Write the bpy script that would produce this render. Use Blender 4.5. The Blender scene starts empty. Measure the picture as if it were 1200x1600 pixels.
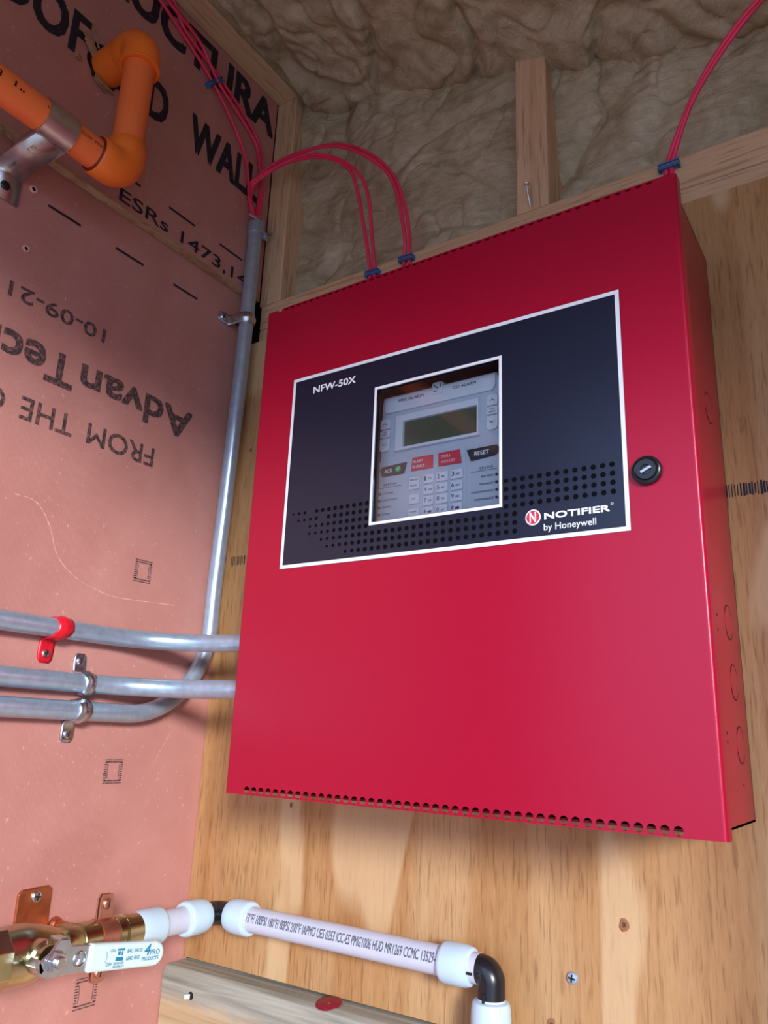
import bpy, bmesh, math, random
from mathutils import Vector, Matrix, noise
random.seed(7)
PI = math.pi
S = bpy.context.scene
COL = S.collection

# ------------------------------------------------------------------ camera
cam = bpy.data.objects.new('camera', bpy.data.cameras.new('camera'))
COL.objects.link(cam)
cam.data.sensor_fit = 'VERTICAL'
cam.data.sensor_height = 24.0
cam.data.lens = 1213.69 * 24.0 / 1600.0
cam.data.clip_start = 0.01
_r = Vector((0.83182, 0.55372, 0.03844)); _u = Vector((0.12372, -0.25247, 0.95966)); _b = Vector((0.54109, -0.79351, -0.27852))
cam.matrix_world = Matrix(((_r.x, _u.x, _b.x, 0.5335), (_r.y, _u.y, _b.y, -0.6936), (_r.z, _u.z, _b.z, 0.0537), (0, 0, 0, 1)))
S.camera = cam

# ------------------------------------------------------------------ light: low hazy sun and blue sky through the wide doorway behind the camera
w = bpy.data.worlds.new('world'); S.world = w
w.use_nodes = True
bg = w.node_tree.nodes['Background']
bg.inputs['Color'].default_value = (0.45, 0.63, 1.0, 1)
bg.inputs['Strength'].default_value = 2.95
sun = bpy.data.lights.new('sun', 'SUN'); sun.energy = 3.9; sun.color = (0.97, 0.98, 1.0); sun.angle = math.radians(11)
suno = bpy.data.objects.new('sun', sun); COL.objects.link(suno)
suno.rotation_euler = Vector((-0.70, 0.67, -0.23)).to_track_quat('-Z', 'Y').to_euler()
RIGHT_X = 1.75
DOOR_X0, DOOR_X1, DOOR_TOP = 0.0, 1.72, 0.665
FRONT_Y, FLOOR_Z = -1.05, -1.25
def portal(name, sx_, sy_, loc, rot):
    pl = bpy.data.lights.new(name, 'AREA'); pl.shape = 'RECTANGLE'; pl.size = sx_; pl.size_y = sy_; pl.cycles.is_portal = True
    o = bpy.data.objects.new(name, pl); COL.objects.link(o); o.location = loc; o.rotation_euler = rot
portal('doorway_portal', DOOR_X1 - DOOR_X0, DOOR_TOP - FLOOR_Z, ((DOOR_X0 + DOOR_X1) / 2, FRONT_Y - 0.04, (DOOR_TOP + FLOOR_Z) / 2), (PI / 2, 0, 0))

vs = S.view_settings
vs.view_transform = 'Standard'; vs.look = 'None'; vs.gamma = 1.0; vs.use_curve_mapping = False
vs.exposure = 0.0

# ------------------------------------------------------------------ materials
def srgb(r, g, b):
    f = lambda c: (c / 255 / 12.92) if c / 255 <= 0.04045 else ((c / 255 + 0.055) / 1.055) ** 2.4
    return (f(r), f(g), f(b), 1)

def newmat(name):
    m = bpy.data.materials.new(name); m.use_nodes = True
    nt = m.node_tree; return m, nt, nt.nodes['Principled BSDF']

def setp(b, col=None, rough=0.5, metal=0.0, spec=0.5, **k):
    if col: b.inputs['Base Color'].default_value = col
    b.inputs['Roughness'].default_value = rough
    b.inputs['Metallic'].default_value = metal
    b.inputs['Specular IOR Level'].default_value = spec
    for n, v in k.items(): b.inputs[n.replace('_', ' ')].default_value = v

def coords(nt, scale=(1, 1, 1), loc=(0, 0, 0)):
    tc = nt.nodes.new('ShaderNodeTexCoord'); mp = nt.nodes.new('ShaderNodeMapping')
    nt.links.new(tc.outputs['Object'], mp.inputs['Vector'])
    mp.inputs['Scale'].default_value = scale; mp.inputs['Location'].default_value = loc
    return mp.outputs['Vector']

def nz(nt, vec, scale, detail=4, rough=0.55, dist=0.0):
    n = nt.nodes.new('ShaderNodeTexNoise')
    n.inputs['Scale'].default_value = scale; n.inputs['Detail'].default_value = detail
    n.inputs['Roughness'].default_value = rough; n.inputs['Distortion'].default_value = dist
    nt.links.new(vec, n.inputs['Vector']); return n.outputs['Fac']

def ramp(nt, fac, stops):
    r = nt.nodes.new('ShaderNodeValToRGB'); e = r.color_ramp.elements
    while len(e) < len(stops): e.new(0.5)
    for i, (p, c) in enumerate(stops): e[i].position = p; e[i].color = c
    nt.links.new(fac, r.inputs['Fac']); return r.outputs['Color']

def mix(nt, fac, a, b, mode='MIX'):
    m = nt.nodes.new('ShaderNodeMix'); m.data_type = 'RGBA'; m.blend_type = mode
    for i, v in (('Factor', fac), ('A', a), ('B', b)):
        s = [q for q in m.inputs if q.name == i and (q.type == 'RGBA' or i == 'Factor' and q.type == 'VALUE')][0]
        if hasattr(v, 'links'): nt.links.new(v, s)
        else: s.default_value = v
    return [o for o in m.outputs if o.type == 'RGBA'][0]

def bump(nt, b, h, strength, dist=0.001):
    n = nt.nodes.new('ShaderNodeBump'); n.inputs['Strength'].default_value = strength
    n.inputs['Distance'].default_value = dist
    nt.links.new(h, n.inputs['Height']); nt.links.new(n.outputs['Normal'], b.inputs['Normal'])

def plain(name, col, rough=0.5, metal=0.0, spec=0.5, var=0.12, scale=60, bmp=0.0, **k):
    m, nt, b = newmat(name); setp(b, col, rough, metal, spec, **k)
    f = nz(nt, coords(nt), scale)
    c2 = tuple(max(0, c * (1 - var)) for c in col[:3]) + (1,)
    c3 = tuple(min(1, c * (1 + var)) for c in col[:3]) + (1,)
    nt.links.new(ramp(nt, f, [(0.3, c2), (0.7, c3)]), b.inputs['Base Color'])
    if bmp: bump(nt, b, f, bmp)
    return m

M = {}
# red cabinet paint: satin with a faint orange-peel
m, nt, b = newmat('red_paint'); setp(b, srgb(166, 11, 44), 0.30, 0, 0.6)
b.inputs['Specular Tint'].default_value = (1.0, 0.52, 0.60, 1)
bump(nt, b, nz(nt, coords(nt), 900, 2), 0.10, 0.0004); M['red'] = m
M['inner'] = plain('dark_inner_plate', srgb(38, 38, 46), 0.5)
M['label_navy'] = plain('navy_label_film', srgb(22, 27, 46), 0.32, var=0.05)
M['white_print'] = plain('white_print', srgb(232, 234, 236), 0.45, var=0.03)
M['dot_print'] = plain('black_dot_print', srgb(6, 7, 11), 0.8, 0.0, 0.1, var=0.05)
M['logo_red'] = plain('logo_red', srgb(214, 40, 66), 0.4, var=0.04)
M['key_grey'] = plain('keypad_grey', srgb(190, 201, 213), 0.42, var=0.03)
M['key_light'] = plain('key_pale_grey', srgb(224, 231, 239), 0.42, var=0.03)
M['key_dark'] = plain('key_charcoal', srgb(40, 46, 54), 0.4, var=0.05)
M['key_red'] = plain('key_red', srgb(220, 52, 74), 0.42, var=0.04)
M['tick_green'] = plain('tick_green', srgb(40, 190, 90), 0.4, var=0.05)
M['lcd'] = plain('lcd_green', srgb(74, 92, 74), 0.12, var=0.04)
M['key_ink'] = plain('keypad_ink', srgb(46, 54, 66), 0.5, var=0.05)
M['black'] = plain('black_plastic', srgb(26, 27, 31), 0.28, var=0.1)
M['hole'] = plain('dark_hole', srgb(24, 16, 12), 0.9, var=0.2)
# clear window: thin acrylic
m = bpy.data.materials.new('clear_acrylic'); m.use_nodes = True; nt = m.node_tree; nt.nodes.clear()
o = nt.nodes.new('ShaderNodeOutputMaterial'); t = nt.nodes.new('ShaderNodeBsdfTransparent'); g = nt.nodes.new('ShaderNodeBsdfGlossy')
g.inputs['Roughness'].default_value = 0.03
fr = nt.nodes.new('ShaderNodeFresnel'); fr.inputs['IOR'].default_value = 1.45
mx = nt.nodes.new('ShaderNodeMixShader'); nt.links.new(fr.outputs[0], mx.inputs[0]); nt.links.new(t.outputs[0], mx.inputs[1]); nt.links.new(g.outputs[0], mx.inputs[2])
nt.links.new(mx.outputs[0], o.inputs['Surface']); M['glass'] = m

def wood(name, light, mid, dark, grain=(60, 60, 3), rough=0.6, patch=0.5, pale=None, streak=1.0):
    m, nt, b = newmat(name); setp(b, None, rough, 0, 0.3)
    v = coords(nt, grain)
    fine = nz(nt, v, 3.0, 6, 0.65, 0.4)
    big = nz(nt, coords(nt, tuple(g * 0.16 for g in grain)), 2.2, 3, 0.5, 1.2)
    c = ramp(nt, big, [(0.30, dark), (0.5, mid), (0.72, light)])
    c2 = ramp(nt, fine, [(0.28, tuple(q * 0.62 for q in mid[:3]) + (1,)), (0.5, (0.9, 0.9, 0.9, 1)), (0.75, (1, 1, 1, 1))])
    c = mix(nt, 0.55 * streak, c, c2, 'MULTIPLY')
    pores = nz(nt, coords(nt, tuple(g * 5 for g in grain)), 2.0, 2)
    pr = ramp(nt, pores, [(0.34, (0.50, 0.40, 0.33, 1)), (0.45, (1, 1, 1, 1))])
    c = mix(nt, 0.55, c, pr, 'MULTIPLY')
    mot = nz(nt, coords(nt, tuple(g * 9 for g in grain)), 2.0, 4, 0.7, 0.3)
    c = mix(nt, 0.5, c, ramp(nt, mot, [(0.32, (0.72, 0.66, 0.60, 1)), (0.62, (1.0, 1.0, 1.0, 1))]), 'MULTIPLY')
    if pale:
        pf = nz(nt, coords(nt, (7, 7, 2.2), (3, 0, 1)), 1.3, 2, 0.4, 0.6)
        c = mix(nt, ramp(nt, pf, [(0.60, (0, 0, 0, 1)), (0.63, (patch, patch, patch, 1))]), c, pale)
    nt.links.new(c, b.inputs['Base Color'])
    bump(nt, b, fine, 0.35, 0.0008)
    return m
M['plywood'] = wood('plywood_face', srgb(202, 161, 114), srgb(188, 141, 92), srgb(170, 117, 70), (34, 34, 2.6), 0.5, 0.6, srgb(214, 182, 138), 0.6)
M['stud_wood'] = wood('pine_framing', srgb(232, 196, 158), srgb(222, 182, 142), srgb(208, 164, 124), (30, 30, 1.5), 0.65, streak=0.5)
M['plate_wood'] = wood('pine_plate', srgb(236, 200, 160), srgb(226, 186, 146), srgb(212, 168, 128), (1.5, 30, 30), 0.65, streak=0.5)
M['beam_wood'] = wood('pine_beam', srgb(232, 196, 158), srgb(222, 182, 142), srgb(208, 164, 124), (30, 1.5, 30), 0.65, streak=0.5)
# weathered grey-and-tan blocking
m, nt, b = newmat('weathered_lumber'); setp(b, None, 0.75, 0, 0.2)
v = coords(nt, (2.2, 55, 55)); f1 = nz(nt, v, 2.0, 5, 0.6, 0.6)
gr = ramp(nt, f1, [(0.3, srgb(120, 116, 104)), (0.5, srgb(158, 154, 138)), (0.72, srgb(186, 182, 164))])
tn = ramp(nt, f1, [(0.3, srgb(168, 140, 104)), (0.7, srgb(204, 176, 136))])
sx = nt.nodes.new('ShaderNodeSeparateXYZ'); nt.links.new(coords(nt), sx.inputs[0])
ad = nt.nodes.new('ShaderNodeMath'); ad.operation = 'MULTIPLY_ADD'; nt.links.new(nz(nt, coords(nt, (14, 14, 14)), 2.0, 3), ad.inputs[0]); ad.inputs[1].default_value = 0.03
nt.links.new(sx.outputs['Z'], ad.inputs[2])
mr = nt.nodes.new('ShaderNodeMapRange'); nt.links.new(ad.outputs[0], mr.inputs['Value'])
mr.inputs['From Min'].default_value = -0.2165; mr.inputs['From Max'].default_value = -0.203
nt.links.new(mix(nt, mr.outputs[0], tn, gr), b.inputs['Base Color']); bump(nt, b, f1, 0.5, 0.001); M['weathered'] = m

# reddish-brown sheathing panel: faint vertical embossing, scuffs
def sheathing(name, c0, c1):
    m, nt, b = newmat(name); setp(b, None, 0.48, 0, 0.4)
    f = nz(nt, coords(nt, (1, 1, 1)), 9, 5, 0.6, 0.3)
    c = ramp(nt, f, [(0.3, c0), (0.7, c1)])
    sp = nz(nt, coords(nt, (1, 1, 1)), 190, 2, 0.6)
    c = mix(nt, ramp(nt, sp, [(0.66, (0, 0, 0, 1)), (0.76, (0.55, 0.55, 0.55, 1))]), c, srgb(226, 186, 170))
    nt.links.new(c, b.inputs['Base Color'])
    wv = nt.nodes.new('ShaderNodeTexWave'); wv.bands_direction = 'Y'; wv.inputs['Scale'].default_value = 120; wv.inputs['Distortion'].default_value = 2.5
    wv.inputs['Detail'].default_value = 2; nt.links.new(coords(nt, (1, 1, 0.25)), wv.inputs['Vector'])
    bump(nt, b, wv.outputs['Fac'], 0.06, 0.0006)
    return m
SH0, SH1 = srgb(184, 124, 112), srgb(200, 140, 128)
M['sheath'] = sheathing('sheathing_face', SH0, SH1)
M['osb_edge'] = wood('sheathing_edge', srgb(222, 190, 154), srgb(200, 164, 128), srgb(166, 128, 98), (20, 10, 120), 0.8)
m, nt, b = newmat('panel_ink'); setp(b, None, 0.6, 0, 0.3)
f = nz(nt, coords(nt), 260, 4, 0.7)
nt.links.new(ramp(nt, f, [(0.46, srgb(66, 56, 58)), (0.66, srgb(150, 102, 92))]), b.inputs['Base Color']); M['ink'] = m
m, nt, b = newmat('panel_ink_dense'); setp(b, None, 0.6, 0, 0.3)
f = nz(nt, coords(nt), 160, 4, 0.7)
nt.links.new(ramp(nt, f, [(0.56, srgb(38, 36, 46)), (0.74, srgb(110, 74, 72))]), b.inputs['Base Color']); M['ink2'] = m
M['scuff'] = plain('pale_scuff', srgb(224, 178, 164), 0.7, var=0.15, scale=300)
# mineral wool
def wool(name, a, b_, c_):
    m, nt, b = newmat(name); setp(b, None, 0.95, 0, 0.1)
    f = nz(nt, coords(nt, (1, 1, 1)), 16, 8, 0.65, 0.8)
    c = ramp(nt, f, [(0.25, a), (0.5, b_), (0.78, c_)])
    lv = nz(nt, coords(nt, (1, 1, 2.5)), 55, 5, 0.7, 1.0)
    c = mix(nt, 0.35, c, ramp(nt, lv, [(0.3, (0.45, 0.42, 0.38, 1)), (0.6, (1, 1, 1, 1))]), 'MULTIPLY')
    nt.links.new(c, b.inputs['Base Color']); bump(nt, b, lv, 0.8, 0.004)
    return m
M['wool'] = wool('mineral_wool', srgb(158, 138, 106), srgb(196, 178, 146), srgb(220, 206, 178))
# metals
def metal(name, col, rough, sc=120, var=0.10):
    m, nt, b = newmat(name); setp(b, col, rough, 1.0)
    f = nz(nt, coords(nt), sc, 4)
    nt.links.new(ramp(nt, f, [(0.3, tuple(c * (1 - var) for c in col[:3]) + (1,)), (0.7, tuple(min(1, c * (1 + var)) for c in col[:3]) + (1,))]), b.inputs['Base Color'])
    r = nt.nodes.new('ShaderNodeMapRange'); nt.links.new(f, r.inputs['Value']); r.inputs['To Min'].default_value = rough * 0.8; r.inputs['To Max'].default_value = rough * 1.3
    nt.links.new(r.outputs[0], b.inputs['Roughness'])
    return m
M['emt'] = metal('galvanized_conduit', srgb(178, 198, 216), 0.30)
M['emt'].node_tree.nodes['Principled BSDF'].inputs['Metallic'].default_value = 0.62
M['zinc'] = metal('zinc_steel', srgb(206, 214, 220), 0.27)
M['steel'] = metal('brushed_steel', srgb(206, 204, 204), 0.30)
M['brass'] = metal('brass', srgb(190, 182, 146), 0.22, 60, 0.15)
M['copper'] = metal('copper_plate', srgb(206, 132, 92), 0.42)
M['copper_pink'] = metal('copper_strap', srgb(216, 158, 136), 0.40)
M['red_strap'] = plain('red_strap_paint', srgb(214, 26, 44), 0.3, var=0.15, scale=200)
M['orange'] = plain('orange_plastic', srgb(255, 124, 62), 0.42, var=0.04, scale=20)
M['orange_fit'] = plain('orange_fitting', srgb(255, 124, 40), 0.36, var=0.04, scale=20)
M['cement'] = plain('solvent_cement', srgb(120, 26, 18), 0.4)
M['pex'] = plain('natural_plastic_pipe', srgb(200, 204, 216), 0.4, var=0.02, Subsurface_Weight=0.15, Subsurface_Radius=(0.006, 0.006, 0.007))
M['ring'] = plain('white_sleeve', srgb(194, 216, 228), 0.35, var=0.02, Subsurface_Weight=0.2, Subsurface_Radius=(0.006, 0.007, 0.008))
M['pipe_ink'] = plain('pipe_ink', srgb(92, 92, 104), 0.6)
M['grip'] = plain('white_vinyl_grip', srgb(212, 232, 228), 0.3, var=0.02)
M['teal_ink'] = plain('teal_print', srgb(20, 128, 164), 0.5)
M['cable'] = plain('red_cable_jacket', srgb(240, 52, 96), 0.38, var=0.08)
M['staple'] = plain('blue_staple', srgb(40, 104, 168), 0.3, var=0.15)
M['cap'] = plain('red_plastic_cap', srgb(138, 22, 44), 0.4, var=0.15)
M['ground'] = plain('gravel', srgb(168, 160, 150), 0.95, var=0.3, scale=3)
M['floor'] = plain('plank_floor', srgb(176, 158, 134), 0.8, var=0.2, scale=8)

# ------------------------------------------------------------------ mesh helpers
class MB:
    def __init__(s): s.v = []; s.f = []; s.m = []
    def add(s, vs, fs, mi=0):
        n = len(s.v); s.v += [tuple(q) for q in vs]; s.f += [tuple(n + i for i in f) for f in fs]; s.m += [mi] * len(fs); return s
    def box(s, a, b, mi=0):
        (x0, y0, z0), (x1, y1, z1) = a, b
        vs = [(x, y, z) for x in (x0, x1) for y in (y0, y1) for z in (z0, z1)]
        return s.add(vs, [(0, 1, 3, 2), (4, 6, 7, 5), (0, 4, 5, 1), (2, 3, 7, 6), (0, 2, 6, 4), (1, 5, 7, 3)], mi)
    def obox(s, c, ax, ay, az, mi=0):
        c = Vector(c); vs = [c + Vector(ax) * i + Vector(ay) * j + Vector(az) * k for i in (-1, 1) for j in (-1, 1) for k in (-1, 1)]
        return s.add(vs, [(0, 1, 3, 2), (4, 6, 7, 5), (0, 4, 5, 1), (2, 3, 7, 6), (0, 2, 6, 4), (1, 5, 7, 3)], mi)
    def tube(s, pts, r, seg=16, mi=0, caps=True):
        pts = [Vector(p) for p in pts]; n = len(pts)
        rr = r if isinstance(r, (list, tuple)) else [r] * n
        T = [(pts[min(i + 1, n - 1)] - pts[max(i - 1, 0)]).normalized() for i in range(n)]
        a = Vector((0, 0, 1)) if abs(T[0].z) < 0.9 else Vector((1, 0, 0))
        N = (a - T[0] * a.dot(T[0])).normalized(); vs = []
        for i in range(n):
            N = (N - T[i] * N.dot(T[i])).normalized(); Bn = T[i].cross(N)
            for k in range(seg):
                t = 2 * PI * k / seg; vs.append(pts[i] + (N * math.cos(t) + Bn * math.sin(t)) * rr[i])
        fs = [(i * seg + k, i * seg + (k + 1) % seg, (i + 1) * seg + (k + 1) % seg, (i + 1) * seg + k) for i in range(n - 1) for k in range(seg)]
        if caps: fs += [tuple(range(seg - 1, -1, -1)), tuple((n - 1) * seg + k for k in range(seg))]
        return s.add(vs, fs, mi)
    def lathe(s, o, ax, prof, seg=28, mi=0, ph=0.0, caps=True):
        o = Vector(o); ax = Vector(ax).normalized()
        a = Vector((0, 0, 1)) if abs(ax.z) < 0.9 else Vector((1, 0, 0))
        N = (a - ax * a.dot(ax)).normalized(); Bn = ax.cross(N); vs = []
        for t, r in prof:
            for k in range(seg):
                q = 2 * PI * k / seg + ph; vs.append(o + ax * t + (N * math.cos(q) + Bn * math.sin(q)) * r)
        n = len(prof)
        fs = [(i * seg + k, i * seg + (k + 1) % seg, (i + 1) * seg + (k + 1) % seg, (i + 1) * seg + k) for i in range(n - 1) for k in range(seg)]
        if caps: fs += [tuple(range(seg - 1, -1, -1)), tuple((n - 1) * seg + k for k in range(seg))]
        return s.add(vs, fs, mi)
    def prism(s, poly, fn, d0, d1, mi=0):
        n = len(poly); vs = [fn(p[0], p[1], d0) for p in poly] + [fn(p[0], p[1], d1) for p in poly]
        fs = [tuple(range(n)), tuple(range(2 * n - 1, n - 1, -1))] + [(i, i + n, (i + 1) % n + n, (i + 1) % n) for i in range(n)]
        return s.add(vs, fs, mi)
    def build(s, name, mats, parent=None, smooth=35, bevel=0.0, bseg=2):
        me = bpy.data.meshes.new(name); me.from_pydata(s.v, [], s.f); me.validate()
        bm = bmesh.new(); bm.from_mesh(me); bmesh.ops.recalc_face_normals(bm, faces=bm.faces); bm.to_mesh(me); bm.free()
        for q in (mats if isinstance(mats, (list, tuple)) else [mats]): me.materials.append(M[q])
        if len(me.polygons) == len(s.m):
            me.polygons.foreach_set('material_index', s.m)
        if smooth:
            me.polygons.foreach_set('use_smooth', [True] * len(me.polygons)); me.set_sharp_from_angle(angle=math.radians(smooth))
        o = link(name, me, parent)
        if bevel:
            md = o.modifiers.new('edge', 'BEVEL'); md.width = bevel; md.segments = bseg; md.limit_method = 'ANGLE'; md.angle_limit = math.radians(40)
        return o

def link(name, data, parent=None):
    o = bpy.data.objects.new(name, data); COL.objects.link(o)
    if parent: o.parent = parent
    return o

def tag(o, label=None, cat=None, group=None, kind=None):
    if label: o['label'] = label
    if cat: o['category'] = cat
    if group: o['group'] = group
    if kind: o['kind'] = kind
    return o

def root(name, label=None, cat=None, group=None, kind=None):
    o = link(name, None); o.empty_display_size = 0.02
    return tag(o, label, cat, group, kind)

def catmull(pts, n=8):
    P = [Vector(p) for p in pts]; P = [P[0] * 2 - P[1]] + P + [P[-1] * 2 - P[-2]]; out = []
    for i in range(1, len(P) - 2):
        for k in range(n):
            t = k / n; a, b, c, d = P[i - 1:i + 3]
            out.append(0.5 * ((2 * b) + (c - a) * t + (2 * a - 5 * b + 4 * c - d) * t * t + (3 * b - a - 3 * c + d) * t ** 3))
    out.append(P[-2]); return out

def fillet(pts, R, n=12):
    P = [Vector(p) for p in pts]; out = [P[0]]
    for i in range(1, len(P) - 1):
        a = (P[i - 1] - P[i]).normalized(); b = (P[i + 1] - P[i]).normalized()
        ang = a.angle(b); d = R / math.tan(ang / 2)
        c = P[i] + (a + b).normalized() * (R / math.sin(ang / 2))
        s0 = P[i] + a * d - c; s1 = P[i] + b * d - c; tot = s0.angle(s1)
        for k in range(n + 1):
            t = k / n; out.append(c + (s0 * math.sin((1 - t) * tot) + s1 * math.sin(t * tot)) / math.sin(tot))
    out.append(P[-1]); return out

# text -> mesh. returns verts normalised to [0,1]x[0,1] of its own bounds, and faces
_tc = {}
def glyphs(s, bold=0.0, spacing=1.0):
    key = (s, bold, spacing)
    if key in _tc: return _tc[key]
    cu = bpy.data.curves.new('t', 'FONT'); cu.body = s; cu.offset = bold; cu.space_character = spacing; cu.resolution_u = 3
    ob = bpy.data.objects.new('t', cu); COL.objects.link(ob)
    dg = bpy.context.evaluated_depsgraph_get(); dg.update()
    me = bpy.data.meshes.new_from_object(ob.evaluated_get(dg))
    vs = [v.co.copy() for v in me.vertices]; fs = [tuple(p.vertices) for p in me.polygons]
    bpy.data.objects.remove(ob); bpy.data.curves.remove(cu); bpy.data.meshes.remove(me)
    x0 = min(v.x for v in vs); x1 = max(v.x for v in vs); y0 = min(v.y for v in vs); y1 = max(v.y for v in vs)
    vs = [((v.x - x0) / (x1 - x0), (v.y - y0) / (y1 - y0)) for v in vs]
    _tc[key] = (vs, fs); return _tc[key]

def boldset(bold, h):
    e = bold * h
    return [(0, 0, 0)] if bold <= 0 else [(e * math.cos(PI / 4 + PI / 2 * k), e * math.sin(PI / 4 + PI / 2 * k), (k - 1.5) * 4e-5) for k in range(4)]
def text_mb(mb, s, fn, x, y, w_, h, bold=0.0, spacing=1.0, mi=0, shear=0.0):
    """bold is the stroke gain relative to the letter height; the outline is laid down at small offsets, a hair apart in depth"""
    vs, fs = glyphs(s, 0.0, spacing); e = bold * h
    p0 = Vector(fn(0, 0)); nn = (Vector(fn(0.01, 0)) - p0).cross(Vector(fn(0, 0.01)) - p0).normalized()
    for ox, oy, dz in boldset(bold, h):
        mb.add([Vector(fn(x + e + ox + a * (w_ - 2 * e) + shear * b * h, y + e + oy + b * (h - 2 * e))) + nn * dz for a, b in vs], fs, mi)
    return mb

# ------------------------------------------------------------------ the shed shell
XL, XU = -0.1888, -0.1768
fnL = lambda d: (lambda u, v: (XL + d, u, v))
fnU = lambda d: (lambda u, v: (XU + d, u, v))
flip = lambda u0, v0, fn: (lambda u, v: fn(u0 - u, v0 - v))

wl = root('wall_left', 'left wall of reddish-brown stamped sheathing panels', None, None, 'structure')
low = MB().box((XL - 0.011, FRONT_Y, FLOOR_Z), (XL, 0.006, 0.665)).build('sheathing_panel', 'sheath', wl, 0)
tag(low, 'lower brown panel with upside-down printing')
up = MB().box((XU - 0.0115, FRONT_Y, 0.6435), (XU, 0.011, 1.06)).build('sheathing_panel', 'sheath', wl, 0)
tag(up, 'upper brown panel with large dark block letters')
e = MB()
n = 60; y0 = FRONT_Y; vs = []
for i in range(n + 1):
    y = FRONT_Y + (0.011 - FRONT_Y) * i / n
    j = lambda: random.uniform(-0.0006, 0.0006)
    vs += [(XU + 0.0008 + j() * 0.4, y, 0.6424 + j()), (XL + 0.001, y, 0.6424 + j()), (XL + 0.001, y, 0.646), (XU + 0.0008 + j() * 0.4, y, 0.6448 + j())]
fs = [(4 * i + k, 4 * i + (k + 1) % 4, 4 * i + 4 + (k + 1) % 4, 4 * i + 4 + k) for i in range(n) for k in range(4)]
e.add(vs, fs); e.build('panel_edge', 'osb_edge', up, 0)
tag(up.children[0], 'bare chipped strand edge of the upper panel')

def wall_print(s, fn, x, y, w_, h, parent, mat='ink', bold=0.0, spacing=1.0):
    return text_mb(MB(), s, fn, x, y, w_, h, bold, spacing).build('printed_lettering', mat, parent, 0)
UP = fnU(0.0004)
for s, x, w_ in (('ROOF', -0.452, 0.150), ('AND', -0.288, 0.106), ('WALL', -0.146, 0.134)):
    wall_print(s, UP, x, 0.7895, w_, 0.060, up, 'ink2', 0.045)
wall_print('STRUCTURA', UP, -0.375, 0.9175, 0.383, 0.062, up, 'ink2', 0.055)
wall_print('ESRs 1473,14', UP, -0.2335, 0.6475, 0.217, 0.0205, up, 'ink2', 0.02)
LO = fnL(0.0004)
def dash(fn, a, b, z, parent, mat):
    MB().add([fn(a, z - 0.0016), fn(b, z - 0.0016), fn(b, z + 0.0016), fn(a, z + 0.0016)], [(0, 1, 2, 3)]).build('printed_dash', mat, parent, 0)
for k in range(-2, 2): dash(UP, -0.162 + 0.0885 * k, -0.118 + 0.0885 * k, 0.687, up, 'ink2')
for k in range(-1, 4): dash(LO, -0.3084 + 0.0888 * k, -0.2672 + 0.0888 * k, 0.597, low, 'ink2')
def low_print(s, ystart, base, w_, h, bold=0.0, mat='ink'):
    wall_print(s, flip(ystart, base, LO), 0, 0, w_, h, low, mat, bold)
low_print('Advan', -0.0746, 0.4395, 0.164, 0.0385, 0.045)
low_print('Tech', -0.2453, 0.4395, 0.111, 0.0395, 0.045)
low_print('FROM', -0.1267, 0.3750, 0.0925, 0.0245, 0.02)
low_print('THE', -0.2375, 0.3748, 0.0612, 0.0245, 0.02)
low_print('C', -0.3150, 0.3748, 0.022, 0.0245, 0.02)
low_print('10-09-21', -0.2150, 0.4905, 0.118, 0.0175, 0.03)
# little square stamps
def stamp(yc, zc, s, tilt=0.0):
    mb = MB(); fn = LO
    def bar(a0, b0, a1, b1, t):
        d = Vector((a1 - a0, b1 - b0)); nn = Vector((-d.y, d.x)).normalized() * t
        mb.add([fn(yc + a0 + nn.x, zc + b0 + nn.y), fn(yc + a1 + nn.x, zc + b1 + nn.y), fn(yc + a1 - nn.x, zc + b1 - nn.y), fn(yc + a0 - nn.x, zc + b0 - nn.y)], [(0, 1, 2, 3)])
    h = s / 2
    bar(-h, h, h, h, 0.0005); bar(-h * 0.9, h * 0.8, h * 0.9, h * 0.8, 0.0006)
    bar(-h, -h, h, -h, 0.0005); bar(-h * 0.9, -h * 0.8, h * 0.9, -h * 0.8, 0.0006)
    for i in range(9):
        z = -h * 0.75 + s * 0.75 * i / 8
        for sx_ in (-1, 1):
            l = random.uniform(0.5, 1.0) * 0.0022
            bar(sx_ * h * 0.86 - l, z, sx_ * h * 0.86 + l, z, 0.0006)
    bar(-h * 0.62, -h * 0.6, -h * 0.62, h * 0.6, 0.0004); bar(h * 0.62, -h * 0.6, h * 0.62, h * 0.6, 0.0004)
    mb.build('printed_stamp', 'ink', low, 0)
stamp(-0.1213, 0.2264, 0.0245); stamp(-0.127, 0.008, 0.0235); stamp(-0.1255, -0.2005, 0.0265)
# scuffs: a long curved scratch and a short one, holes from stray nails
def scratch(pts, wd):
    pts = catmull(pts, 10); mb = MB(); vs = []
    for i, p in enumerate(pts):
        d = (pts[min(i + 1, len(pts) - 1)] - pts[max(0, i - 1)]).normalized(); nn = Vector((0, -d.z, d.y)) * wd * (0.4 + 0.6 * noise.noise(p * 300)) * (1 if i % 3 else 0.35)
        vs += [p + nn, p - nn]
    mb.add(vs, [(2 * i, 2 * i + 1, 2 * i + 3, 2 * i + 2) for i in range(len(pts) - 1)]).build('scratch', 'scuff', low, 0)
scratch([(XL + 0.0004, a, b) for a, b in ((-0.2884, 0.2725), (-0.2643, 0.2704), (-0.2459, 0.2509), (-0.2309, 0.2211), (-0.2079, 0.2039), (-0.1796, 0.1948), (-0.1475, 0.191), (-0.07, 0.195))], 0.0011)
scratch([(XL + 0.0004, a, b) for a, b in ((-0.052, 0.052), (-0.066, 0.030), (-0.075, 0.012))], 0.0006)
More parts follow.
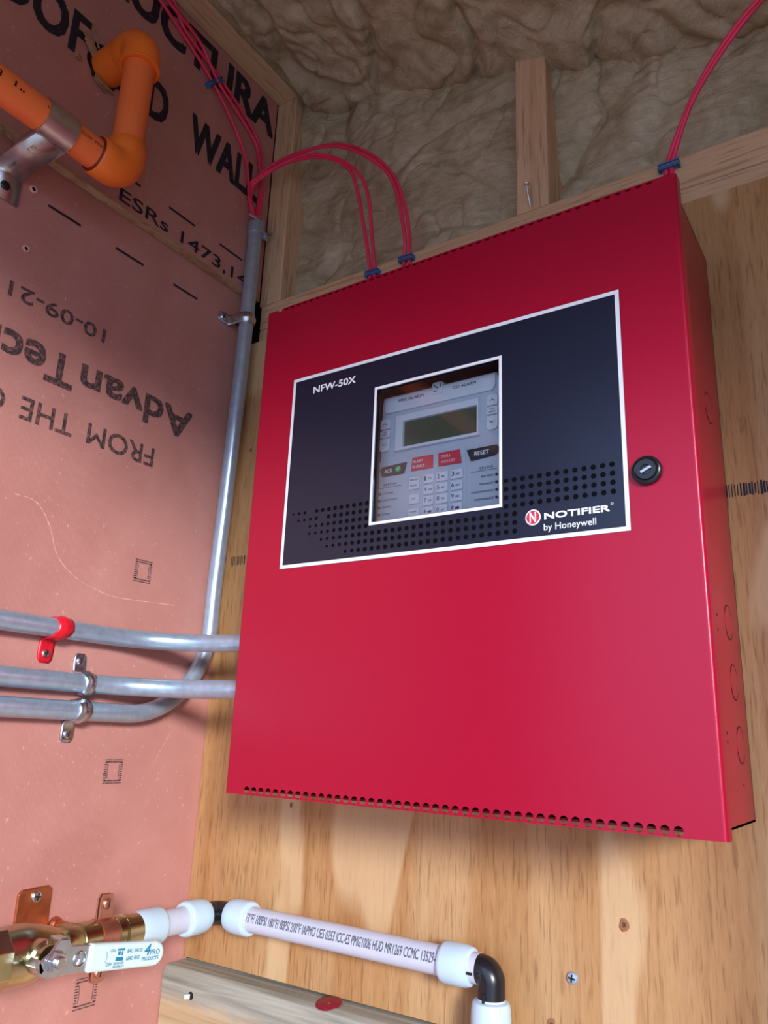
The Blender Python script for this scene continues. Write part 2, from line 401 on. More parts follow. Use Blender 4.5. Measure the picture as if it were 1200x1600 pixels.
for a, b, r in ((-0.3272, 0.6047, 0.0045), (-0.3232, 0.5332, 0.004), (-0.27, 0.502, 0.0015)):
    mb = MB().lathe((XL, a, b), (1, 0, 0), [(0.0, r), (0.0012, r * 0.95), (0.0014, r * 0.6), (0.0004, r * 0.5)], 14, 0)
    mb.lathe((XL + 0.0006, a, b), (1, 0, 0), [(0, r * 0.55), (0.0001, r * 0.5)], 12, 1)
    mb.build('nail_hole', ['scuff', 'hole'], low)

# back wall
wb = root('wall_back', 'back wall of plywood below pine framing and mineral wool', None, None, 'structure')
PLY_TOP = 0.5695
ply = MB().box((XL + 0.0008, 0.0, -0.1905), (RIGHT_X, 0.012, PLY_TOP)).build('plywood_panel', 'plywood', wb, 0)
def framing(name, a, b, mat, lab=None, bev=0.002):
    o = MB().box(a, b).build(name, mat, wb, 0, bev); 
    if lab: tag(o, lab)
    return o
framing('plate', (XU + 0.004, 0.012, 0.5965), (RIGHT_X, 0.10, 0.6345), 'plate_wood', 'upper horizontal pine plate')
framing('plate', (XL + 0.016, 0.0125, 0.5585), (RIGHT_X, 0.10, 0.5960), 'plate_wood', 'lower horizontal pine plate')
framing('stud', (XU, 0.012, 0.6345), (-0.1388, 0.10, 0.9865), 'stud_wood', 'corner stud')
framing('stud', (0.2195, 0.012, 0.6345), (0.2585, 0.10, 0.99), 'stud_wood', 'middle stud')
framing('stud', (0.632, 0.012, 0.6345), (0.670, 0.10, 0.95), 'stud_wood')
MB().box((XL - 0.03, 0.10, FLOOR_Z), (RIGHT_X, 0.11, 1.2)).build('outer_sheathing', 'osb_edge', wb, 0)
MB().box((XL - 0.03, FRONT_Y, FLOOR_Z), (XL - 0.0115, 0.10, 1.12)).build('corner_light_block', 'inner', wl, 0)  # filler added behind the wall to stop light leaking in at the corner
# weathered blocking below the plywood, rounded front arris
mb = MB(); r = 0.009; z1 = -0.1935; yf = -0.028
prof = [(0.05, z1)] + [(yf + r - r * math.sin(t), z1 - r + r * math.cos(t)) for t in [PI / 2 * k / 6 for k in range(7)]] + [(yf, -0.2835), (0.05, -0.2835)]
mb.prism(prof, lambda a, b, d: (d, a, b), XL + 0.0015, RIGHT_X - 0.001)
tag(mb.build('blocking', 'weathered', wb, 30), 'weathered grey-tan timber under the plywood')
framing('lower_backing', (XL, 0.05, FLOOR_Z), (RIGHT_X, 0.09, -0.2835), 'plate_wood')
# plywood print bars, knots, plug, seams
mb = MB()
for x0, x1, zc, nn in ((0.418, 0.4545, 0.2695, 16), (-0.172, -0.147, 0.2615, 9)):
    for i in range(nn):
        x = x0 + (x1 - x0) * i / nn; wdt = random.choice((0.0008, 0.0012, 0.0018)); h = 0.0055 + random.uniform(-0.001, 0.0008)
        mb.add([(x, -0.0003, zc - h), (x + wdt, -0.0003, zc - h), (x + wdt, -0.0003, zc + h), (x, -0.0003, zc + h)], [(0, 1, 2, 3)])
for i in range(12):
    x = 0.4545 + i * 0.0021
    mb.add([(x, -0.0003, 0.2645), (x + 0.0016, -0.0003, 0.2645), (x + 0.0016, -0.0003, 0.2745), (x, -0.0003, 0.2745)], [(0, 1, 2, 3)])
mb.build('printed_bars', 'ink2', ply, 0)
for x, z, r in ((0.3126, -0.085, 0.0036), (0.1584, -0.1482, 0.0036), (-0.155, 0.41, 0.0022), (-0.0459, -0.0207, 0.0020), (0.2488, -0.1690, 0.0034)):
    mb = MB(); n = 16
    prof = [(0.0, r * 1.5), (0.0003, r * 1.2), (0.0005, r * 0.6), (0.0002, r * 0.3)]
    for (t, q) in prof: pass
    vs = []; 
    for t, q in prof:
        for k in range(n):
            a = 2 * PI * k / n; jj = 1 + 0.2 * noise.noise(Vector((math.cos(a) * 2, math.sin(a) * 2, x * 50)))
            vs.append((x + q * math.cos(a) * jj * 0.8, -t, z + q * math.sin(a) * jj))
    fs = [(i * n + k, i * n + (k + 1) % n, (i + 1) * n + (k + 1) % n, (i + 1) * n + k) for i in range(3) for k in range(n)] + [tuple(3 * n + k for k in range(n))]
    mb.v = vs; mb.f = fs; mb.m = [0] * n + [0] * n + [1] * n + [1]
    M.setdefault('knot', plain('knot_wood', srgb(150, 100, 62), 0.6, var=0.25, scale=700)); M.setdefault('knot_dark', plain('knot_core', srgb(92, 58, 42), 0.6, var=0.3, scale=700))
    mb.build('knot', ['knot', 'knot_dark'], ply)

pts = catmull([(0.4462, -0.0003, 0.165), (0.4440, -0.0003, 0.10), (0.4400, -0.0003, 0.02), (0.4385, -0.0003, -0.055)], 10); vs = []
for i, p in enumerate(pts):
    wv_ = 0.0004 * (0.6 + abs(noise.noise(p * 200))); jx = 0.0012 * noise.noise(Vector((0, 0, p.z * 60)))
    vs += [p + Vector((jx - wv_, 0, 0)), p + Vector((jx + wv_, 0, 0))]
MB().add(vs, [(2 * i, 2 * i + 1, 2 * i + 3, 2 * i + 2) for i in range(len(pts) - 1)]).build('crack', 'hole', ply, 0)

# mineral wool: displaced sheets with torn layers
def crumple(p):
    a = noise.fractal(p * 7, 1.0, 2.0, 4) * 0.012
    rd = 1 - abs(noise.noise(p * 6 + Vector((3, 7, 1))));  a -= max(0, rd - 0.90) * 0.10
    rd = 1 - abs(noise.noise(p * 16 + Vector((5, 1, 9)))); a -= max(0, rd - 0.92) * 0.05
    a += noise.noise(p * 48) * 0.0022 + abs(noise.noise(Vector((p.x * 30, p.y * 30, p.z * 75)))) * 0.003
    return a
def sheet(name, fn, nu, nv, parent, mat='wool', lab=None):
    vs = [fn(i / nu, j / nv) for j in range(nv + 1) for i in range(nu + 1)]
    fs = [(j * (nu + 1) + i, j * (nu + 1) + i + 1, (j + 1) * (nu + 1) + i + 1, (j + 1) * (nu + 1) + i) for j in range(nv) for i in range(nu)]
    o = MB().add(vs, fs).build(name, mat, parent, 60)
    if lab: tag(o, lab)
    return o
def bay(x0, x1, z0, z1, base):
    def fn(a, b):
        x = x0 + (x1 - x0) * a; z = z0 + (z1 - z0) * b
        y = base - crumple(Vector((x, 0.3, z)))
        y -= 0.010 * math.sin(PI * a) + 0.012 * b
        y = max(y, 0.014)
        if b < 0.03: y = max(y, 0.02)
        return (x, y, z)
    return fn
sheet('insulation_batt', bay(-0.139, 0.2197, 0.634, 1.02, 0.044), 150, 150, wb, lab='wool batt in the left stud bay')
sheet('insulation_batt', bay(0.2583, 0.634, 0.634, 0.98, 0.048), 150, 140, wb, lab='wool batt in the right stud bay')
sheet('insulation_batt', bay(0.668, RIGHT_X, 0.634, 0.9, 0.048), 60, 40, wb)

# ceiling: wool slung under a mono-pitch roof, beam along the left wall
ce = root('ceiling', 'sloping ceiling of crumpled mineral wool with a pine beam', None, None, 'structure')
def ceil_z(x):
    return 0.965 - 0.33 * (x + 0.13) if x < 0.62 else 0.965 - 0.33 * 0.75 - 0.12 * (x - 0.62)
def cfn(a, b):
    x = -0.142 + 0.80 * a; y = 0.06 - 0.80 * b
    p = Vector((x, y, 0.8)); z = ceil_z(x) + 0.012 - crumple(p) * 1.25 + 0.01 * noise.noise(p * 3)
    z -= 0.012 * math.exp(-((y - 0.02) / 0.05) ** 2)
    if x < -0.12: z = max(z, 0.992)
    return (x, y, z)
sheet('insulation_batt', cfn, 230, 230, ce, lab='crumpled wool overhead')
def cfn2(a, b):
    x = -0.142 + 1.89 * a; y = -0.74 - 0.31 * b
    return (x, y, ceil_z(x) + 0.012 - crumple(Vector((x, y, 0.8))))
def cfn3(a, b):
    x = 0.658 + 1.09 * a; y = 0.06 - 0.80 * b
    return (x, y, ceil_z(x) + 0.012 - crumple(Vector((x, y, 0.8))))
sheet('insulation_batt', cfn2, 100, 40, ce); sheet('insulation_batt', cfn3, 60, 60, ce)
MB().box((XU, FRONT_Y, 0.987), (-0.1388, 0.10, 1.12)).build('ceiling_beam', 'beam_wood', ce, 0, 0.002)
MB().box((XL - 0.02, FRONT_Y - 0.1, 1.12), (RIGHT_X + 0.03, 0.12, 1.16)).build('roof_deck', 'osb_edge', ce, 0)

mb = MB().box((RIGHT_X, FRONT_Y, FLOOR_Z), (RIGHT_X + 0.03, 0.11, 1.12))
tag(mb.build('wall_right', 'sheath', None, 0), 'right wall of the shed, out of view', None, None, 'structure')
tag(MB().box((0.72, -0.30, FLOOR_Z), (0.74, -0.0005, 0.56)).build('wall_shade_blocker', 'plywood', None, 0), 'short added panel, out of view, that shades the plywood right of the cabinet', None, None, 'structure')  # unseen panel, added to block sun and sky from the right-hand plywood
tag(MB().box((XL - 0.03, FRONT_Y - 0.03, FLOOR_Z), (DOOR_X0, FRONT_Y, 1.12)).box((DOOR_X1, FRONT_Y - 0.03, FLOOR_Z), (RIGHT_X + 0.03, FRONT_Y, 1.12)).box((DOOR_X0, FRONT_Y - 0.03, DOOR_TOP), (DOOR_X1, FRONT_Y, 1.12)).build('wall_front', 'sheath', None, 0), 'front wall with the wide doorway behind the camera', None, None, 'structure')
tag(MB().box((XL - 0.011, FRONT_Y - 0.03, FLOOR_Z - 0.03), (RIGHT_X + 0.03, 0.11, FLOOR_Z)).build('floor', 'floor', None, 0), 'plank floor below the frame', None, None, 'structure')
tag(MB().box((-16, -26, FLOOR_Z - 0.25), (30, 22, FLOOR_Z - 0.2)).build('floor_outdoor_ground', 'ground', None, 0), 'bare ground outside the doorway', None, None, 'structure')

# ------------------------------------------------------------------ fire alarm cabinet
W, H, YF = 0.427, 0.4887, -0.150
cab = root('fire_alarm_cabinet', 'red steel fire alarm control cabinet with black label and window', 'cabinet')
# back box: open-fronted
bx0, bx1, bz0, bz1, by0 = 0.009, 0.4185, 0.0025, 0.500, -0.1365
t = 0.0016
mb = MB().box((bx0, -t - 0.0005, bz0), (bx1, -0.0005, bz1)).box((bx0, by0, bz0), (bx0 + t, -0.0005, bz1)).box((bx1 - t, by0, bz0), (bx1, -0.0005, bz1))
mb.box((bx0, by0, bz0), (bx1, -0.0005, bz0 + t)).box((bx0, by0, bz1 - t), (bx1, -0.0005, bz1))
box = mb.build('back_box', 'red', cab, 0)
def arc_strip(mb, c, r0, r1, a0, a1, x, n=10):
    vs = []
    for k in range(n + 1):
        a = a0 + (a1 - a0) * k / n
        for r in (r0, r1): vs.append((x, c[0] + r * math.cos(a), c[1] + r * math.sin(a)))
    mb.add(vs, [(2 * k, 2 * k + 1, 2 * k + 3, 2 * k + 2) for k in range(n)], 1)
for c in ((-0.050, 0.3285), (-0.043, 0.150), (-0.040, 0.1045), (-0.036, 0.0585)):
    mb = MB().lathe((bx1 - 0.0004, c[0], c[1]), (1, 0, 0), [(0, 0.0128), (0.0006, 0.0128)], 26, 0)
    for a0 in (0.35, 0.35 + PI): arc_strip(mb, c, 0.0128, 0.0138, a0, a0 + PI - 0.9, bx1 + 0.0003)
    mb.build('knockout', ['red', 'hole'], box, 20)
for y, z in ((-0.085, 0.150), (-0.085, 0.139), (-0.083, 0.066), (-0.083, 0.060), (-0.036, 0.030)): MB().lathe((bx1 - 0.0002, y, z), (1, 0, 0), [(0, 0.0012), (0.0005, 0.001)], 10).build('rivet_hole', 'hole', box)
tag(MB().box((bx0 + 0.012, -0.118, bz0 + 0.012), (bx1 - 0.012, -0.116, bz1 - 0.02)).build('inner_plate', 'inner', cab, 0), 'dark plate behind the keypad')
# door: sheet with scalloped vent holes along top and bottom bends and a window opening
def sheet_fill(loops, fn):
    bm = bmesh.new(); edges = []
    for lp in loops:
        vv = [bm.verts.new(fn(*p)) for p in lp]
        for i in range(len(vv)): edges.append(bm.edges.new((vv[i], vv[(i + 1) % len(vv)])))
    bmesh.ops.triangle_fill(bm, use_beauty=True, use_dissolve=False, edges=edges)
    bm.verts.index_update()
    vs = [tuple(v.co) for v in bm.verts]; fs = [tuple(v.index for v in f.verts) for f in bm.faces]; bm.free()
    return vs, fs
rb = 0.0032; pitch = 0.00843
outer = [(rb, 0.0)]
vents = [[(0.0269 + pitch * k + 0.0031 * math.cos(2 * PI * q / 12), 0.0040 + 0.0031 * math.sin(2 * PI * q / 12)) for q in range(12)] for k in range(45)]
outer.append((W - rb, 0.0)); outer.append((W - rb, H))
for k in range(46, -1, -1):
    xc = 0.0185 + pitch * k; r = 0.0030
    for q in range(7):
        a = -PI * q / 6
        outer.append((xc + r * math.cos(a), H + 0.95 * r * math.sin(a)))
outer.append((rb, H))
WX0, WX1, WZ0, WZ1 = 0.1485, 0.2760, 0.2350, 0.3665
win = [(WX0, WZ0), (WX1, WZ0), (WX1, WZ1), (WX0, WZ1)]
vs, fs = sheet_fill([outer, win] + vents, lambda a, b: (a, YF, b))
mb = MB().add(vs, fs)
ny = -0.1375
for s, xe in ((-1, 0.0), (1, W)):
    prof = [(xe - s * rb * (1 - math.sin(a)), YF + rb * (1 - math.cos(a))) for a in [PI / 2 * k / 8 for k in range(9)]] + [(xe, ny)]
    v2 = []
    for x, y in prof: v2 += [(x, y, 0.0), (x, y, H)]
    mb.add(v2, [(2 * i, 2 * i + 1, 2 * i + 3, 2 * i + 2) for i in range(len(prof) - 1)])
mb.add([(rb, YF + 0.004, 0.0003), (W - rb, YF + 0.004, 0.0003), (W - rb, ny, 0.0003), (rb, ny, 0.0003)], [(0, 1, 2, 3)])
mb.add([(rb, YF + 0.002, H - 0.0045), (W - rb, YF + 0.002, H - 0.0045), (W - rb, ny, H - 0.0045), (rb, ny, H - 0.0045)], [(0, 1, 2, 3)])
nflat = len(fs)
door = mb.build('door', 'red', cab, 50)
me = door.data
for i in range(nflat): me.polygons[i].use_smooth = False
# make sure the front faces the room
me.update()
if max(me.polygons, key=lambda p: p.area).normal.y > 0: me.flip_normals()
# label plate
fnD = lambda d: (lambda a, b: (a, YF - d, b))
LX0, LX1, LZ0, LZ1 = 0.0462, 0.3779, 0.2029, 0.3991
lab = root('label_plate'); lab.parent = cab
def frame_loops(x0, x1, z0, z1): return [(x0, z0), (x1, z0), (x1, z1), (x0, z1)]
vs, fs = sheet_fill([frame_loops(LX0, LX1, LZ0, LZ1), frame_loops(WX0 + 0.0005, WX1 - 0.0005, WZ0 + 0.0005, WZ1 - 0.0005)], fnD(0.0004))
mb = MB().add(vs, fs); field = mb.build('label_field', 'label_navy', lab, 0); tag(field, 'dark navy label film')
bw = 0.0033
vs, fs = sheet_fill([frame_loops(LX0, LX1, LZ0, LZ1), frame_loops(LX0 + bw, LX1 - bw, LZ0 + bw, LZ1 - bw)], fnD(0.0007))
MB().add(vs, fs).build('label_border', 'white_print', lab, 0)
vs, fs = sheet_fill([frame_loops(WX0 - 0.0012, WX1 + 0.0012, WZ0 - 0.0012, WZ1 + 0.0012), frame_loops(WX0 + 0.0014, WX1 - 0.0014, WZ0 + 0.0014, WZ1 - 0.0014)], fnD(0.0007))
MB().add(vs, fs).build('window_border', 'white_print', lab, 0)
TX = fnD(0.0008)
text_mb(MB(), 'NFW-50X', TX, 0.0726, 0.3780, 0.0520, 0.0077, 0.045).build('model_number', 'white_print', lab, 0)
text_mb(MB(), 'NOTIFIER', TX, 0.3123, 0.2188, 0.0514, 0.0056, 0.07).build('wordmark', 'white_print', lab, 0)
text_mb(MB(), 'by Honeywell', TX, 0.3119, 0.2085, 0.0410, 0.0070, 0.012).build('wordmark', 'white_print', lab, 0)
mb = MB().lathe((0.3652, YF - 0.0008, 0.2247), (0, -1, 0), [(0, 0.0011), (0.00005, 0.0009)], 14, 0, caps=False)
text_mb(mb, 'R', TX, 0.3648, 0.2242, 0.0008, 0.001); mb.build('registered_mark', 'white_print', lab, 0)
cx, cz = 0.3032, 0.2218
mb = MB().lathe((cx, YF - 0.0007, cz), (0, -1, 0), [(0, 0.0064), (0.0001, 0.0063)], 32, 0)
mb.lathe((cx, YF - 0.0009, cz), (0, -1, 0), [(0, 0.0053), (0.0001, 0.0052)], 32, 1)
text_mb(mb, 'N', fnD(0.0012), cx - 0.0028, cz - 0.0043, 0.0056, 0.0086, 0.03, mi=0); mb.build('emblem', ['white_print', 'logo_red'], lab, 0)
mb = MB()
for row in range(7):
    z = 0.2552 - 0.00708 * row
    for c in range(44):
        x = 0.0582 + 0.00717 * c
        if x > 0.3695 or (row >= 4 and x > 0.2905): continue
        if row < 4 and WX0 - 0.0035 < x < WX1 + 0.0035: continue
        fade = (x - 0.058) - 0.0075 * row
        if fade < -0.001: continue
        r = 0.0021 * min(1.0, 0.6 + max(0, fade) * 9)
        if x < 0.12 and random.random() > 0.55 + fade * 12: continue
        vs = [(x + r * math.cos(2 * PI * k / 12), YF - 0.0007, z + r * math.sin(2 * PI * k / 12)) for k in range(12)]
        mb.add(vs, [tuple(range(12))])
tag(mb.build('dot_pattern', 'dot_print', lab, 0), 'rows of small black printed dots', kind='stuff')
tag(MB().box((WX0, YF + 0.0014, WZ0), (WX1, YF + 0.0026, WZ1)).build('window_pane', 'glass', cab, 0), 'clear viewing window')
# cam lock
lk = MB().lathe((0.3917, YF, 0.2458), (0, -1, 0), [(0, 0.0108), (0.0030, 0.0108), (0.0042, 0.0098), (0.0045, 0.0088), (0.0038, 0.0084), (0.0036, 0.0078), (0.0048, 0.0072), (0.0048, 0.0040), (0.0040, 0.0034), (0.0040, 0.0)], 36).build('lock', 'black', cab)
tag(lk, 'black round cam lock')
a = math.radians(25); d = Vector((math.cos(a), 0, math.sin(a)))
MB().obox((0.3917, YF - 0.0046, 0.2458), d * 0.0042, Vector((0, 0.0008, 0)), Vector((-d.z, 0, d.x)) * 0.0011).build('keyway', 'steel', lk, 0, 0.0003)

# ------------------------------------------------------------------ keypad inside the cabinet
YK = -0.130
kp = root('annunciator_keypad', 'grey alarm keypad with screen and buttons behind the cabinet window', 'keypad')
fk = lambda a, b, d: (a, YK - d, b)
KX0, KX1, KC = 0.1420, 0.2665, 0.2043
body = [(KX0, 0.2330), (KX1, 0.2330), (KX1, 0.3010), (KX1 - 0.001, 0.3010), (KX1 - 0.001, 0.3560), (KX1 - 0.004, 0.3652), (0.2105, 0.3652), (0.2095, 0.3680), (0.1990, 0.3680), (0.1980, 0.3652), (KX0 + 0.0020, 0.3652), (KX0 + 0.0010, 0.3560), (KX0 + 0.001, 0.3010), (KX0, 0.3010)]
MB().prism(body, fk, -0.011, 0.0).build('housing', 'key_grey', kp, 0, 0.0008)
MB().prism([(0.148, 0.3480), (0.2590, 0.3480), (0.2620, 0.3520), (0.2620, 0.3635), (0.1465, 0.3635), (0.1465, 0.3520)], fk, 0, 0.0016).build('header_bar', 'key_light', kp, 0, 0.0006)
MB().prism([(0.1995, 0.3560), (0.2095, 0.3560), (0.2100, 0.3580), (0.2100, 0.3660), (0.2085, 0.3680), (0.2000, 0.3680), (0.1985, 0.3660), (0.1985, 0.3580)], fk, 0, 0.0026).build('badge', 'key_light', kp, 0, 0.0005)
badge = kp.children[-1]
mb = MB()
for p in ((0.2003, 0.3655, 0.2050, 0.3612), (0.2003, 0.3590, 0.2040, 0.3590), (0.2075, 0.3660, 0.2075, 0.3620)):
    mb.obox(((p[0] + p[2]) / 2, YK - 0.0027, (p[1] + p[3]) / 2), Vector((p[2] - p[0], 0, p[3] - p[1])) / 2, (0, 0.0002, 0), Vector((-(p[3] - p[1]), 0, p[2] - p[0])).normalized() * 0.0004)
mb.build('badge_mark', 'key_ink', badge, 0)
def ktext(s, x, z, w_, h, parent, mat='key_ink', bold=0.03, d=0.0003, name='legend'):
    return text_mb(MB(), s, lambda a, b: (a, YK - d, b), x, z, w_, h, bold).build(name, mat, parent, 0)
ktext('FIRE ALARM', 0.1620, 0.3570, 0.0272, 0.0030, kp, d=0.0018); ktext('CO ALARM', 0.2196, 0.3573, 0.0238, 0.0030, kp, d=0.0018)
# screen bezel
mb = MB(); oz = [(0.1590, 0.3075), (0.2475, 0.3075), (0.2475, 0.3430), (0.1590, 0.3430)]; iz = [(0.1690, 0.3110), (0.2443, 0.3110), (0.2443, 0.3357), (0.1690, 0.3357)]
vs = [fk(*p, 0.0003) for p in oz] + [fk(p[0] * 0.97 + KC * 0.03, p[1] * 0.97 + 0.325 * 0.03, 0.0030) for p in oz] + [fk(p[0] + (KC - p[0]) * -0.012, p[1] + (0.323 - p[1]) * -0.03, 0.0030) for p in iz] + [fk(*p, 0.0003) for p in iz]
fs = [(4 * k + i, 4 * k + (i + 1) % 4, 4 * k + 4 + (i + 1) % 4, 4 * k + 4 + i) for k in range(3) for i in range(4)]
mb.add(vs, fs).build('screen_bezel', 'key_light', kp, 0)
tag(MB().box((0.1680, YK - 0.0006, 0.3100), (0.2450, YK, 0.3365)).build('screen', 'lcd', kp, 0), 'dark green display')
def key(poly, mat, h=0.0018, lab=None, leg=(), lmat='key_ink', bold=0.012):
    o = MB().prism(poly, fk, 0, h).build('key', mat, kp, 0, 0.0005)
    if lab: tag(o, lab)
    for s, x, z, w_, hh in leg: ktext(s, x, z, w_, hh, o, lmat, bold, h + 0.0002)
    return o
R4 = lambda x0, x1, z0, z1: [(x0, z0), (x1, z0), (x1, z1), (x0, z1)]
def chevron(o, x, z, upw):
    mb = MB(); s = 1 if upw else -1
    for q in (-1, 1):
        mb.obox((x + q * 0.0011, YK - 0.0021, z), Vector((0.0013, 0, -q * s * 0.0009)), (0, 0.0001, 0), Vector((0.0002, 0, 0.0003)))
    mb.build('legend', 'key_ink', o, 0)
for x0, x1, side in ((0.1424, 0.1530, -1), (0.2537, 0.2643, 1)):
    c = 0.0025
    dz = 0.001 if side > 0 else 0
    o = key([(x0, 0.3325 + dz), (x1, 0.3325 + dz), (x1, 0.3412 + dz), (x1 - c, 0.3428 + dz), (x0 + c, 0.3428 + dz), (x0, 0.3412 + dz)], 'key_light'); chevron(o, (x0 + x1) / 2, 0.3372 + dz, True)
    key(R4(x0, x1, 0.3240 + dz, 0.3312 + dz), 'key_light', leg=(('1ST' if side < 0 else 'LAST', x0 + 0.003, 0.3282 + dz, 0.0048, 0.0014), ('EVENT', x0 + 0.0025, 0.3256 + dz, 0.0058, 0.0014)))
    o = key([(x0, 0.3120 + dz), (x0 + c, 0.3098 + dz), (x1 - c, 0.3098 + dz), (x1, 0.3120 + dz), (x1, 0.3228 + dz), (x0, 0.3228 + dz)], 'key_light'); chevron(o, (x0 + x1) / 2, 0.3170 + dz, False)
key([(0.1452, 0.2868), (0.1465, 0.2853), (0.1698, 0.2853), (0.1728, 0.2958), (0.1462, 0.2946), (0.1440, 0.2925)], 'key_dark', leg=(('ACK', 0.1490, 0.2880, 0.0090, 0.0038),), lmat='white_print', bold=0.03, lab='charcoal acknowledge key')
o = kp.children[-1]
MB().lathe((0.1640, YK - 0.0018, 0.2903), (0, -1, 0), [(0, 0.0030), (0.0003, 0.0029)], 20).build('tick_dot', 'tick_green', o, 0)
mb = MB(); mb.obox((0.1632, YK - 0.0022, 0.2897), Vector((0.0006, 0, -0.0006)), (0, 0.0001, 0), Vector((0.0002, 0, 0.0002))); mb.obox((0.1648, YK - 0.0022, 0.2906), Vector((0.0011, 0, 0.0014)), (0, 0.0001, 0), Vector((0.0003, 0, -0.0002)))
mb.build('legend', 'white_print', o, 0)
key([(0.2385, 0.2855), (0.2615, 0.2872), (0.2650, 0.2900), (0.2650, 0.2945), (0.2630, 0.2965), (0.2342, 0.2962)], 'key_dark', leg=(('RESET', 0.2422, 0.2892, 0.0140, 0.0040),), lmat='white_print', bold=0.03, lab='charcoal reset key')
key([(0.1776, 0.2858), (0.2006, 0.2856), (0.2006, 0.2982), (0.1792, 0.2986)], 'key_red', leg=(('ALARM', 0.1800, 0.2930, 0.0105, 0.0027), ('SILENCE', 0.1795, 0.2880, 0.0130, 0.0027)), lmat='white_print', bold=0.03, lab='red alarm silence key')
key([(0.2062, 0.2858), (0.2293, 0.2857), (0.2276, 0.2984), (0.2062, 0.2984)], 'key_red', leg=(('DRILL', 0.2096, 0.2930, 0.0096, 0.0027), ('HOLD 2 SEC', 0.2096, 0.2882, 0.0140, 0.0024)), lmat='white_print', bold=0.01, lab='red drill key')
# raised pad under digit keys
MB().prism([(0.1745, 0.2330), (0.2336, 0.2330), (0.2336, 0.2860), (0.2318, 0.3005), (0.2280, 0.3035), (0.1790, 0.3040), (0.1770, 0.3005), (0.1745, 0.2860)], fk, -0.001, 0.0006).build('key_field', 'key_grey', kp, 0, 0.0004)
subs = ['', 'ABC', 'DEF', 'GHI', 'JKL', 'MNO', 'PQRS', 'TUV', 'WXYZ', '', '', '']
digs = ['1', '2', '3', '4', '5', '6', '7', '8', '9', '*', '0', '#']
for i, dgt in enumerate(digs):
    c, r = i % 3, i // 3
    x0 = (0.1918, 0.2048, 0.2193)[c]; x1 = (0.2020, 0.2165, 0.2310)[c]; z1 = 0.2800 - 0.0102 * r; z0 = z1 - 0.0085
    leg = [(dgt, x0 + 0.0012, z0 + 0.0026, 0.0024 if dgt != '1' else 0.0016, 0.0042)]
    leg.append((subs[i] or ('QZ' if i == 0 else '/' if i == 10 else '-'), x0 + 0.0052, z0 + 0.0030, 0.0038, 0.0020))
    key(R4(x0, x1, z0, z1), 'key_light', 0.0024, leg=leg, bold=0.02)
key(R4(0.1767, 0.1873, 0.2680, 0.2793), 'key_light', 0.0024, leg=(('MENU', 0.1780, 0.2758, 0.0080, 0.0018), ('ENTER', 0.1785, 0.2705, 0.0068, 0.0016)))
key(R4(0.1769, 0.1876, 0.2542, 0.2634), 'key_light', 0.0024, leg=(('UP', 0.1803, 0.2582, 0.0036, 0.0016),))
key(R4(0.1767, 0.1879, 0.2410, 0.2502), 'key_light', 0.0024, leg=(('CLEAR', 0.1785, 0.2460, 0.0070, 0.0017),))
for s, x, z, w_ in (('SYSTEM', 0.1476, 0.2760, 0.0140), ('STATUS', 0.2464, 0.2765, 0.0126)): ktext(s, x, z, w_, 0.0024, kp)
for a_ in ((0.1428, 0.27445, 0.1680), (0.2381, 0.27515, 0.2630)): MB().box((a_[0], YK - 0.0003, a_[1]), (a_[2], YK, a_[1] + 0.0003)).build('rule_line', 'key_ink', kp, 0)
for i, s in enumerate(('AC POWER', 'SUPERVISORY', 'TROUBLE', 'GROUND')):
    z = 0.2690 - 0.0066 * i; ktext(s, 0.1465, z - 0.0009, len(s) * 0.00155, 0.0018, kp, bold=0.02)
    MB().lathe((0.1440, YK - 0.0001, z), (0, -1, 0), [(0, 0.0014), (0.0008, 0.0012), (0.0012, 0.0004)], 14).build('indicator', 'key_dark', kp)
for i, s in enumerate(('BATTERY', 'DISABLED', 'COMMUNICATION', 'MAINTENANCE')):
    z = 0.2700 - 0.0067 * i; l = len(s) * 0.00162; ktext(s, 0.2596 - l, z - 0.0009, l, 0.0018, kp, bold=0.02)
    MB().lathe((0.2625, YK - 0.0001, z), (0, -1, 0), [(0, 0.0014), (0.0008, 0.0012), (0.0012, 0.0004)], 14).build('indicator', 'key_dark', kp)

# ------------------------------------------------------------------ conduits
RC = 0.0097
def conduit(name, pts, lab):
    o = MB().tube(pts, RC, 24).build(name, 'emt', None, 40); return tag(o, lab, 'conduit', 'steel conduits')
xc = XL + 0.0115
conduit('conduit', fillet([(xc, FRONT_Y + 0.02, 0.1466), (xc, -0.072, 0.1466), (0.014, -0.072, 0.1466)], 0.10), 'uppermost horizontal steel conduit, held by the red strap, entering the cabinet')
conduit('conduit', fillet([(xc, FRONT_Y + 0.02, 0.0953), (xc, -0.094, 0.0953), (0.014, -0.094, 0.0953)], 0.10), 'middle horizontal steel conduit running into the cabinet side')
pts = fillet([(xc, FRONT_Y + 0.02, 0.0678), (xc, -0.0195, 0.0678), (xc, -0.0195, 0.60)], 0.108, 18)
pts = [Vector(p) for p in pts]; q = pts[-1]; pts = pts[:-1] + [Vector((xc, -0.0195, 0.22)), Vector((-0.1725, -0.020, 0.33)), Vector((-0.1665, -0.021, 0.50)), Vector((-0.1650, -0.021, 0.60)), Vector((-0.1650, -0.021, 0.748))]
conduit('conduit', pts, 'lowest steel conduit, sweeping up into the vertical run in the corner')

